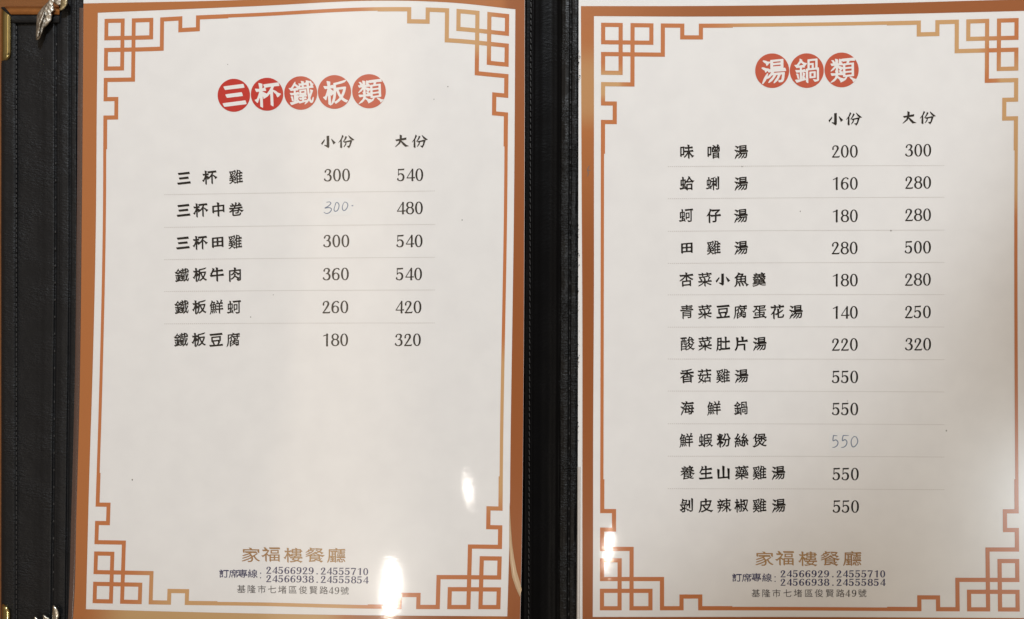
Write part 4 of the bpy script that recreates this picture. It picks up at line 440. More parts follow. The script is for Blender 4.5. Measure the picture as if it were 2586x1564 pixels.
[[283,138,270,149,225,210,217,214,202,209,193,212,149,262,135,283,145,291,246,331,254,340,249,387,228,416,190,454,189,465,220,471,259,470,270,462,309,415,350,404,355,408,357,415,356,493,345,499,191,479,177,480,165,491,142,543,140,556,145,561,155,562,405,565,414,572,422,603,418,609,405,609,230,594,220,595,214,600,214,613,260,751,255,822,258,848,264,851,272,850,353,820,358,811,350,790,355,787,493,800,525,796,533,792,534,777,487,590,487,582,491,578,572,601,590,597,592,600,582,785,585,794,598,797,668,778,681,771,685,759,685,686,680,366,676,348,671,342,660,343,609,379,601,488,597,507,587,510,577,509,570,504,472,376,468,366,473,360,512,344,561,313,629,293,633,285,625,272,628,267,736,251,743,254,747,259,747,306,722,879,728,888,738,889,822,864,828,853,828,803,818,267,813,238,804,220,788,206,768,197,673,175,663,181,614,249,605,252,562,212,551,209,542,217,517,270,473,303,436,338,428,341,425,329,424,207,415,181,402,168,384,159],[346,210,354,212,357,223,357,296,351,306,340,301,251,240,240,228,249,222],[428,368,444,376,477,441,499,473,531,501,533,507,530,509,439,508,428,504,425,493,424,384],[308,658,436,670,444,684,454,725,453,733,439,737,327,725,319,716,305,671,304,663]],
]
CLERICAL_OUTLINES = [
[[384,201,376,207,364,241,364,246,368,251,457,251,483,259,499,272,512,293,520,327,520,358,514,364,387,303,233,248,137,225,124,230,111,246,113,254,121,259,384,355,452,388,496,415,504,423,493,454,488,460,480,460,395,420,280,378,155,344,145,343,137,348,125,363,126,368,132,374,220,410,350,452,413,477,455,501,453,509,435,527,421,535,345,506,254,478,158,453,142,456,129,473,128,478,134,483,212,517,342,556,398,577,415,587,413,592,402,594,270,593,262,598,252,613,231,652,231,660,249,664,720,664,736,661,742,652,760,603,760,585,793,567,797,559,678,472,673,466,673,460,697,415,749,354,777,329,814,306,882,274,885,270,884,264,854,233,845,229,777,258,717,301,681,335,642,384,618,426,608,433,590,425,583,418,591,374,593,327,584,283,562,243,525,216,493,204,470,201],[561,470,572,471,621,498,755,582,720,588,595,594,538,595,525,591,488,569,484,561,525,518],[853,584,785,624,781,634,780,697,775,702,764,703,230,703,224,699,221,691,224,595,220,588,212,587,160,617,150,626,149,743,155,751,165,753,447,753,451,757,450,764,403,816,403,822,410,823,514,805,524,796,543,760,553,753,848,752,853,749,856,741,859,684,861,592,858,586]],
[[298,178,249,207,243,217,240,441,230,441,178,403,152,374,145,371,71,444,77,450,150,456,163,462,220,506,263,546,304,592,329,629,327,636,319,638,155,633,145,634,137,639,106,697,108,706,204,701,215,702,219,707,173,796,174,806,191,807,254,798,293,745,345,723,342,715,319,699,320,694,335,690,384,689,415,672,416,663,392,618,329,533,337,521,415,465,423,468,428,493,439,497,848,497,858,496,863,491,867,322,867,191,863,179,853,180,809,206,802,212,796,227,783,229,499,229,490,220,491,181,486,177,475,180,434,204,425,217,423,431,418,434,397,415,389,414,314,475,309,472,307,460,312,184,309,177],[495,277,603,277,609,288,608,335,598,341,495,340,491,335,490,322,490,285],[678,277,794,277,799,288,798,335,785,341,678,340,673,335,672,322,672,285],[495,387,603,387,609,397,608,445,598,450,495,449,491,444,490,431,490,395],[678,387,794,387,799,397,798,445,785,450,678,449,673,444,672,431,672,395],[478,534,470,540,469,551,469,678,475,691,809,693,819,691,824,686,825,548,819,535],[537,582,757,582,763,592,762,642,757,647,749,648,538,647,532,642,531,632,532,590],[853,722,441,727,434,730,426,740,400,793,404,798,413,799,855,799,865,790,885,730,879,722]],
[[806,178,770,217,655,249,559,222,402,195,389,196,342,246,340,251,344,257,460,250,530,261,548,267,551,272,431,301,432,311,471,358,474,366,462,370,384,367,374,370,345,421,327,431,306,491,298,504,294,483,299,186,296,180,288,180,240,207,234,223,232,486,228,487,223,478,180,389,163,340,158,332,146,337,78,408,84,415,132,425,142,432,176,493,216,592,225,621,223,630,215,633,160,628,145,630,136,639,106,699,116,704,217,688,230,690,231,702,211,814,212,825,228,825,293,807,302,801,305,788,297,702,298,693,303,690,358,707,366,718,423,709,427,717,428,762,436,770,584,772,587,780,569,822,574,828,660,804,665,796,661,777,668,771,816,771,828,767,832,714,837,711,861,719,868,715,886,665,884,655,842,658,833,655,830,600,824,593,665,591,658,585,656,574,659,566,668,563,832,562,845,559,849,546,849,465,846,454,832,451,616,450,605,444,592,423,596,418,608,417,842,432,868,432,878,428,897,379,897,366,889,363,783,369,776,363,746,316,721,288,728,281,814,256,879,252,897,246,891,236,842,198,816,179],[630,303,650,302,679,322,706,355,709,363,704,369,556,369,543,362,521,332,523,327,530,324],[492,418,509,417,520,421,534,439,533,449,415,451,409,454,402,471,382,460,355,436,363,430],[472,491,585,490,593,496,593,517,590,524,582,526,475,526,469,522,466,514,467,496],[662,491,775,490,783,496,783,517,780,524,772,526,665,526,659,522,656,514,657,496],[396,522,402,521,405,524,407,553,413,561,585,563,593,569,593,585,582,591,434,593,428,600,425,655,418,658,389,659,368,687,383,634,381,626,374,624,301,631,295,626,295,611,303,597],[490,632,587,631,593,639,593,658,582,664,491,663,486,658,484,650,485,637],[662,632,762,631,770,637,770,655,767,662,759,664,665,664,659,660,656,652,657,637],[490,702,585,701,593,707,593,723,590,729,582,732,493,731,485,723,485,707],[662,702,762,701,770,707,770,723,767,729,759,732,665,731,657,723,657,707]],
[[777,181,702,234,533,287,527,285,526,280,535,238,527,230,363,218,264,204,255,212,241,238,243,244,268,262,275,283,275,457,270,461,262,461,126,423,118,425,107,436,102,449,210,496,293,523,366,553,444,595,517,648,527,648,547,639,551,634,550,621,553,618,620,647,623,652,618,658,536,702,533,707,536,712,553,725,564,725,678,681,689,683,715,701,742,725,746,733,743,738,548,737,535,749,515,788,517,796,559,797,796,784,819,778,830,772,832,764,813,730,789,702,747,663,744,655,751,649,871,607,878,600,874,592,790,536,785,540,764,581,689,623,590,585,584,579,592,571,655,545,738,519,811,501,910,497,928,491,921,480,837,416,827,418,743,463,736,465,730,461,732,342,741,342,785,370,803,363,812,353,806,344,732,285,729,277,850,249,859,243,850,232,788,185],[344,264,358,264,488,291,495,296,489,306,498,324,486,328,348,327,341,316,341,272],[660,296,673,297,700,314,708,322,704,327,592,328,572,324,579,319],[347,366,652,365,662,368,664,382,660,391,650,393,353,393,345,391,342,384,342,371],[347,428,652,427,662,431,664,444,660,453,650,456,353,456,345,453,342,447,342,434],[364,491,462,490,471,491,474,496,444,525,431,529,365,499,360,493],[553,491,642,490,652,493,647,499,581,527,504,568,491,566,461,546,462,541,467,538,512,529],[124,506,111,520,111,525,116,531,178,563,233,582,260,595,254,605,207,636,199,635,126,596,111,600,102,608,102,613,208,699,223,749,233,749,283,731,291,733,292,743,275,816,277,825,288,826,359,806,365,801,366,785,371,783,488,794,499,789,513,749,508,738,470,737,376,742,362,738,360,725,366,717,444,716,466,707,475,699,473,691,441,654,395,615,358,591,288,556,228,532,137,505],[303,624,319,622,345,638,382,665,388,676,371,680,267,680,254,676,238,663,239,655]],
[[124,183,103,194,100,202,139,296,155,358,163,413,169,486,169,746,173,760,186,763,470,764,474,767,473,772,437,811,438,816,447,818,522,808,556,768,564,764,842,781,861,781,870,775,889,720,885,710,733,711,707,707,729,694,728,673,733,668,848,680,858,678,863,673,879,626,875,616,736,622,728,620,724,611,725,597,733,592,845,591,856,587,859,577,859,475,855,461,840,458,543,460,537,473,537,577,539,587,551,591,655,592,663,598,663,616,658,621,650,622,546,620,525,640,493,644,488,639,487,629,490,439,487,184,475,183,439,203,434,210,430,225,426,228,257,211,246,212,238,217,216,254,215,265,300,262,306,266,307,277,306,290,302,296,264,296,257,299,239,340,246,344,301,337,306,342,307,350,306,359,301,364,262,363,252,368,234,410,238,415,251,418,254,423,233,454,227,447,224,408,212,337,192,267,137,189,132,184],[634,204,618,210,605,225,587,302,582,301,575,288,546,209,535,211,506,241,504,251,517,272,528,301,521,342,525,350,574,333,580,335,583,353,590,357,655,339,659,327,651,254,658,243,736,243,743,251,748,277,754,282,791,270,793,257,785,228,775,214,762,206,746,203],[871,222,837,235,800,298,780,318,775,318,710,281,699,280,684,324,642,371,642,388,530,387,519,397,501,434,501,441,514,445,798,446,827,449,874,445,893,395,892,387,887,384,699,390,691,388,690,384,727,345,751,334,762,335,759,345,764,349,809,346,827,340,851,309,875,267,886,228,882,222],[425,246,428,244,430,246,432,262,430,434,421,437,392,435,280,421,400,416,409,413,425,371,424,363,415,361,363,364,355,359,354,348,361,338,397,345,407,342,421,298,410,294,361,296,355,290,354,277,357,270,363,268,408,279,414,272],[271,475,285,474,291,483,291,637,285,644,260,647,236,685,232,668,231,488,238,482],[350,475,426,478,432,486,431,507,421,513,350,512,345,507,344,499,345,480],[589,496,616,495,625,499,628,540,624,552,598,555,586,551,583,507],[678,496,707,495,716,499,719,540,715,552,686,555,674,551,672,507],[769,496,801,495,810,499,812,540,809,552,777,555,765,551,763,507],[350,548,426,548,432,556,431,574,421,581,350,580,345,575,344,566,345,553],[350,616,426,616,432,624,431,639,421,646,350,645,345,640,344,632,345,621],[635,668,652,668,657,676,643,707,632,713,249,719,238,717,232,710,233,701,238,696,512,698,522,694,535,678]],
[[215,186,168,211,157,223,156,421,160,434,181,437,400,437,413,434,417,415,417,257,413,243,400,240,228,239,222,230,223,191],[564,201,550,212,495,275,492,280,493,286,514,286,668,262,681,265,687,275,687,694,684,701,673,703,538,698,470,699,459,710,430,762,428,773,439,778,582,781,861,781,876,778,884,767,906,707,906,699,902,695,889,693,770,702,761,694,760,272,753,241,738,225,712,214],[227,288,348,289,352,301,349,387,335,391,225,388,221,379,221,301],[257,475,168,479,160,487,138,530,139,539,150,542,405,541,416,533,432,483,428,476,418,474],[298,561,171,564,160,574,136,624,141,629,150,630,408,629,416,621,430,585,434,569,431,563,418,560],[272,647,134,650,124,659,99,707,99,715,108,719,243,719,254,721,255,733,239,759,194,803,194,809,202,812,277,805,319,757,368,738,370,733,363,723,366,720,436,716,446,702,461,655,457,648,447,646]],
[[595,173,540,204,533,212,531,361,529,368,522,372,387,370,383,355,386,204,382,202,374,203,316,238,313,257,313,405,316,418,329,422,522,422,531,431,531,460,527,466,520,469,400,471,394,480,391,572,384,574,285,571,275,577,254,609,250,598,250,504,242,413,228,340,206,272,197,257,139,183,126,181,100,197,100,207,137,283,148,314,163,363,174,426,180,496,180,728,184,741,199,745,488,745,493,749,491,757,443,814,442,819,449,823,548,804,579,753,587,748,837,765,866,766,874,761,897,699,897,691,892,686,741,687,715,684,746,667,742,632,746,625,853,640,863,638,869,632,879,605,888,579,887,570,848,568,743,574,737,564,737,483,733,472,720,469,611,468,604,465,602,457,603,428,611,422,811,422,824,418,828,400,828,277,824,259,811,243,790,235,694,224,678,227,631,283,629,292,639,295,741,277,751,279,755,290,754,366,741,372,608,371,602,361,607,184,603,174],[467,517,660,517,666,525,666,569,661,574,652,575,467,574,462,569,461,559,461,525],[470,624,650,622,658,624,661,632,643,681,634,689,439,692,426,691,422,689,424,686,462,673,470,666,465,632],[362,626,384,625,388,632,372,678,363,691,319,695,262,695,252,691,250,650,257,639]],
[[527,194,514,201,474,249,462,257,452,253,387,209,376,209,350,263,259,319,261,327,276,340,273,345,142,341,129,348,101,400,101,408,108,411,155,409,178,412,199,407,590,393,611,396,615,410,612,423,600,427,241,419,178,414,168,418,138,467,138,475,145,479,452,467,462,469,466,488,457,497,225,497,212,500,208,512,208,668,211,681,220,685,457,685,465,691,466,707,462,714,452,716,163,711,155,715,148,725,126,767,129,777,452,763,458,767,458,772,438,822,440,827,447,829,538,802,541,793,536,770,543,763,811,779,832,778,841,772,860,720,858,712,853,709,543,716,533,710,532,694,535,687,543,685,780,685,793,682,797,668,796,504,788,498,743,497,735,493,740,488,801,462,874,446,875,439,847,413,868,410,875,405,894,353,894,342,887,339,861,339,689,345,682,335,682,254,677,230,668,218,652,208,632,204],[586,249,605,248,614,257,614,335,608,345,348,346,329,342,337,335,400,298,475,281,486,266],[685,397,691,395,767,401,775,405,776,410,766,426,757,432,691,429,683,421],[537,467,598,466,644,473,629,483,624,493,618,497,543,497,535,495,532,488,532,473],[279,538,457,537,465,543,466,564,462,570,454,573,283,573,276,569,274,561,274,543],[537,538,720,537,728,543,729,564,725,570,717,573,540,573,534,569,531,561,532,543],[279,611,457,610,465,616,466,637,462,643,454,646,283,645,276,642,274,634,274,616],[537,611,720,610,728,616,729,637,725,643,717,646,540,645,534,642,531,634,532,616]],
[[160,194,123,225,114,238,128,275,140,322,130,392,132,397,137,399,207,375,214,366,190,296,171,201,166,194],[561,194,547,204,502,264,507,268,517,268,605,250,618,251,624,257,625,493,621,500,613,502,473,503,461,507,458,520,458,728,461,738,470,742,582,745,585,754,580,827,587,833,695,790,695,780,668,751,670,743,827,742,840,736,841,520,838,507,827,503,697,502,689,497,689,486,712,433,728,414,738,418,837,490,848,491,866,480,870,470,859,454,824,420,762,378,758,368,798,326,848,291,861,287,923,283,930,277,923,269,848,212,829,202,822,210,803,251,742,303,699,357,691,362,688,350,687,241,678,220,665,210,647,204],[387,222,371,235,367,243,390,264,392,272,350,291,327,350,298,395,298,403,306,406,348,401,365,395,389,329,401,285,408,279,460,314,488,340,517,376,529,400,525,405,517,406,441,403,435,410,409,457,407,465,410,469,574,454,606,444,608,434,587,384,559,340,538,315,496,275,473,259,397,223],[293,225,259,239,252,246,241,329,219,379,217,387,220,393,283,383,293,374,295,335,307,236,303,224],[395,397,358,410,343,436,335,440,176,419,150,408,93,475,94,480,98,481,132,473,145,476,190,517,233,566,231,572,220,573,137,562,127,572,115,603,117,611,140,626,160,649,221,736,226,762,230,824,233,831,243,830,322,791,332,780,284,725,214,632,212,626,215,621,264,623,285,628,366,721,379,721,401,707,398,694,358,629,314,569,322,561,363,554,370,546,398,460,408,408,406,397],[230,478,236,476,306,482,322,485,326,491,301,536,290,542,237,491],[527,551,770,550,778,559,778,592,775,599,764,602,530,601,523,598,521,590,521,559],[527,647,770,646,778,655,778,689,775,695,764,698,530,698,523,694,521,686,521,655]],
]
PLAIN_OUTLINES = [
[[220,186,212,194,207,228,208,236,215,239,463,236,469,246,469,301,466,309,457,312,319,314,313,319,308,348,303,355,217,299,171,284,162,288,151,301,149,309,155,316,181,337,257,386,293,417,310,439,307,444,298,445,165,443,158,444,152,451,147,488,152,496,290,492,301,495,304,501,304,723,293,729,193,728,188,733,186,746,183,770,186,777,298,778,302,788,298,842,301,849,309,851,361,842,364,832,362,785,371,776,634,777,640,788,636,842,639,849,645,850,686,845,701,840,701,788,707,777,806,780,812,777,819,736,814,728,712,729,702,723,701,501,704,495,715,492,842,496,849,488,852,449,842,443,699,445,693,439,712,417,780,368,819,347,861,335,864,329,861,324,824,287,816,283,809,285,733,337,689,371,629,439,618,445,387,445,376,438,318,368,319,364,327,362,462,360,468,368,464,418,467,423,475,424,522,419,529,415,529,368,535,360,684,363,689,353,692,322,686,311,546,312,533,310,529,298,531,238,538,235,564,234,785,239,794,228,797,197,793,187,777,185],[368,493,632,493,640,501,640,535,637,542,626,544,371,544,364,540,362,533,362,501],[368,587,632,586,640,595,640,629,637,636,626,638,371,638,364,634,362,626,362,595],[368,681,632,680,640,689,640,720,637,727,626,729,371,729,364,725,362,717,362,689]],
[[204,165,184,170,177,181,178,809,183,814,191,815,361,815,389,800,394,788,323,600,365,535,381,496,390,441,387,402,374,368,350,347,319,339,275,339,267,344,258,376,259,383,298,386,319,392,331,405,338,431,338,454,328,499,306,543,271,592,327,759,324,764,316,766,241,765,232,762,229,749,229,173,223,163],[798,183,402,185,390,189,383,225,384,233,389,236,579,232,590,233,595,238,596,280,592,289,462,290,454,298,450,329,452,336,460,338,590,334,595,340,596,350,596,376,590,384,483,384,426,329,415,328,400,340,402,350,454,436,471,486,483,488,523,473,524,465,511,436,517,430,590,432,594,441,591,478,600,484,649,475,651,439,658,431,806,430,812,408,812,389,808,384,663,385,653,382,651,371,651,342,658,334,785,338,798,335,804,298,798,290,660,291,652,286,651,272,651,241,660,232,819,237,845,235,851,223,852,186,842,182],[678,496,499,498,491,504,489,530,484,535,402,521,395,525,385,540,385,546,392,551,533,606,577,631,573,639,509,700,501,697,454,660,418,643,405,646,392,663,408,682,507,774,535,811,548,842,554,850,572,849,612,835,611,827,589,796,592,787,759,786,792,772,795,767,793,759,767,720,720,669,682,637,681,629,751,597,803,582,866,572,871,566,842,529,829,518,770,536,765,533,765,504,760,496],[517,540,723,542,739,546,729,553,626,599,518,548,513,543],[621,663,634,663,665,685,704,722,713,733,712,740,561,742,548,739,548,730,569,706]],
[[517,163,478,170,469,181,469,517,467,525,462,530,301,531,289,527,286,512,288,254,280,247,243,253,233,257,229,267,230,577,243,583,462,584,469,595,466,681,452,685,165,683,156,691,150,736,152,742,163,745,350,740,475,741,478,743,477,751,431,837,439,843,480,849,491,847,498,840,553,741,650,740,837,744,845,738,850,691,848,685,837,682,543,685,528,681,526,595,533,584,764,583,776,579,779,316,776,298,768,283,743,266,710,258,660,255,621,255,611,259,596,298,598,308,704,310,712,312,718,319,718,525,713,530,704,531,530,529,526,514,529,176,526,165]],
[[491,194,454,196,415,208,394,228,382,254,375,314,373,525,361,528,173,497,163,506,149,551,152,558,163,561,348,584,372,590,375,600,375,652,370,827,371,835,376,838,431,832,439,824,438,613,443,600,829,664,840,658,852,611,850,601,842,597,465,544,441,538,438,525,438,296,444,269,457,256,475,251,514,247,689,247,720,251,743,264,754,288,762,329,766,374,770,379,819,360,825,350,819,298,804,246,783,217,754,200,697,193]],
[[527,163,493,169,485,178,484,428,480,441,470,439,392,400,394,368,387,359,178,270,168,268,163,272,140,316,139,327,145,331,238,359,247,368,246,598,236,604,163,603,157,611,151,652,152,658,160,661,238,658,246,662,241,827,246,835,296,830,304,824,302,673,305,660,314,656,377,655,382,647,384,621,395,615,520,615,531,618,534,689,531,704,525,707,415,707,409,715,403,754,405,760,413,763,504,758,530,761,527,842,533,850,579,846,589,840,589,770,592,760,611,758,702,762,707,756,715,718,725,725,750,762,767,806,772,812,783,811,830,790,829,780,792,725,712,621,715,616,725,615,848,619,854,611,856,564,842,560,652,562,585,513,566,493,579,490,790,490,802,486,805,473,803,168,796,164,757,170,749,176,745,189,736,193,553,193,542,189,538,167],[545,243,741,243,747,254,746,314,741,319,733,320,546,319,540,314,539,303,539,254],[545,368,741,368,747,379,746,434,741,439,733,440,546,439,540,434,539,423,539,376],[305,389,316,389,374,412,377,421,362,441,364,452,431,482,496,518,544,551,550,559,535,562,389,563,381,569,380,595,374,603,306,602,302,587,302,402],[594,616,621,615,632,620,695,686,702,697,702,703,689,706,592,704,589,694,589,629]],
[[431,202,202,203,193,204,189,210,188,793,190,809,202,812,389,815,673,818,801,815,804,809,808,770,806,763,798,761,262,763,245,759,242,746,242,272,246,255,316,253,822,258,832,257,838,251,842,210,841,204,835,201],[316,311,311,316,310,324,310,486,314,498,493,500,508,496,510,327,507,312,493,310],[572,311,566,316,565,324,565,486,569,498,757,500,771,496,773,327,770,312,757,310],[365,350,447,349,458,353,461,444,457,456,374,458,362,454,359,363],[620,350,707,349,719,353,721,444,717,456,629,458,617,454,615,363],[400,551,394,556,393,566,393,704,399,715,668,716,681,710,682,564,676,551],[454,590,619,590,625,600,624,669,611,674,454,673,449,668,448,655,448,600]],
[[280,165,251,171,245,181,243,573,238,576,233,573,163,508,153,514,142,538,147,548,225,655,265,717,296,777,316,842,324,848,370,832,376,827,377,822,301,668,302,176,298,165],[803,165,665,217,595,251,514,215,454,194,405,180,340,176,325,194,325,202,329,206,478,256,533,280,540,288,536,296,484,345,457,377,447,376,374,328,366,328,355,336,348,345,348,353,383,389,426,425,471,470,499,504,515,538,522,544,546,538,575,522,573,514,545,478,548,470,749,468,770,459,775,452,759,413,712,347,654,293,650,285,655,279,702,257,759,238,848,220,850,212,838,197,814,168],[587,319,600,320,636,348,676,389,693,413,694,421,681,424,514,424,496,421,495,410,520,378,550,348],[361,483,345,499,347,509,388,548,444,593,483,638,499,637,538,616,536,608,525,597,434,519,374,483],[788,483,751,526,650,617,646,624,650,632,665,641,681,637,741,598,839,522,842,517,837,509,801,483],[772,631,749,668,738,673,509,656,392,642,382,650,371,686,401,707,453,754,491,795,523,848,533,853,582,834,589,824,480,715,478,707,514,706,696,720,699,725,697,730,650,779,641,793,647,799,684,810,824,668,825,660,819,655,783,632]],
[[767,163,720,189,590,238,579,243,577,249,595,262,611,265,699,244,841,202,845,197,836,189,783,162],[186,170,167,186,166,191,171,197,238,223,319,246,350,261,367,275,353,278,267,279,256,285,255,538,259,552,272,555,736,555,753,551,755,296,751,281,395,278,389,275,392,270,429,249,430,243,426,240,277,187],[318,314,686,313,697,319,698,348,694,357,684,359,324,359,316,357,313,350,313,322],[318,397,686,396,697,402,698,428,694,438,684,440,324,440,316,438,313,431,313,405],[318,475,686,474,697,480,698,509,694,518,684,521,324,521,316,518,313,512,313,483],[814,561,751,582,668,623,582,590,538,578,530,580,507,604,500,587,491,583,199,584,194,589,193,598,194,819,199,824,207,825,340,828,493,826,500,801,493,790,389,789,380,785,378,767,384,759,473,758,482,754,484,668,482,658,475,654,384,653,379,647,378,632,380,624,389,620,504,619,585,641,613,653,619,660,579,707,545,757,548,765,573,772,556,775,533,774,525,779,519,811,522,820,590,823,798,817,814,810,820,803,807,767,767,707,722,663,719,655,723,650,762,631,849,603,850,595,829,566,822,561],[248,621,324,621,330,629,330,647,319,654,249,653,243,648,242,639,243,626],[248,686,426,685,434,691,434,717,431,724,423,726,251,726,245,723,242,715,243,694],[664,689,677,689,716,723,746,762,749,770,746,774,608,776,593,772,615,736,639,710],[248,759,324,759,330,767,330,783,319,789,249,788,243,783,242,775,243,764]],
[[535,165,507,171,500,181,499,408,491,411,454,399,431,426,421,432,358,432,349,428,347,311,350,305,358,304,441,326,447,319,453,293,455,280,452,272,171,205,160,205,155,210,142,259,147,262,178,267,183,275,180,512,184,521,225,518,234,509,236,283,246,278,283,286,291,290,294,301,294,579,285,588,197,589,186,595,185,801,191,814,418,815,431,813,435,803,435,642,439,630,447,633,467,654,512,715,551,788,566,842,572,849,616,837,627,829,626,819,609,780,613,772,764,772,788,764,797,757,785,717,765,673,692,561,698,551,720,532,780,491,819,470,861,457,869,452,867,444,829,402,822,401,809,409,803,405,804,171,796,166,754,173,749,178,745,191,738,195,569,195,557,191,551,165],[561,246,730,245,743,247,747,262,745,384,730,388,559,386,555,374,555,259],[551,436,736,435,753,439,748,447,652,519,642,515,608,485,553,447,548,441],[449,452,512,483,569,522,610,559,608,571,546,657,538,654,504,610,475,583,467,585,441,604,426,589,358,588,348,583,349,486,358,482,436,481,442,475,443,457],[645,605,655,606,685,645,722,710,724,717,720,723,592,724,578,717,577,707,587,686,621,634],[240,639,376,640,380,655,378,764,363,768,238,766,234,754,234,652]],
[[413,170,397,181,394,189,438,314,453,395,458,488,461,697,470,700,595,701,607,704,609,733,604,837,605,846,611,850,663,843,667,832,665,803,671,798,806,799,816,797,823,762,822,754,817,749,673,750,665,743,664,715,667,704,673,701,824,702,853,693,855,681,825,566,814,565,785,579,784,590,796,642,792,652,668,653,660,652,657,647,656,605,660,598,749,606,756,598,761,572,758,564,749,561,660,552,656,538,660,507,673,500,764,501,772,505,777,514,779,543,788,546,819,532,825,525,815,483,798,466,762,458,678,458,642,462,624,469,614,478,608,491,602,543,592,547,535,543,530,550,524,574,525,582,530,585,600,591,604,603,598,648,585,654,522,654,513,650,507,441,502,382,489,309,465,230,423,173],[512,173,487,199,485,207,518,236,545,277,559,318,571,410,577,418,720,419,732,415,735,251,738,241,744,236,780,232,798,235,807,241,812,251,815,311,819,320,851,306,858,298,852,228,845,209,835,196,822,190,793,185,730,185,715,188,698,199,688,217,685,241,684,369,673,375,624,374,616,366,598,277,578,233,548,196,520,175],[277,176,233,179,220,218,228,223,296,222,310,230,321,254,330,296,338,384,327,390,199,391,189,393,187,405,211,507,202,513,152,513,147,522,142,559,147,564,155,565,418,566,424,559,427,533,427,517,423,512,275,513,267,511,262,504,250,449,254,439,382,437,391,434,393,426,380,288,371,241,361,212,349,194,332,182,303,175],[189,621,184,626,182,634,182,801,186,813,389,815,404,811,406,637,402,622,389,620],[232,663,355,664,359,676,357,770,342,773,230,771,227,762,227,676]],
]
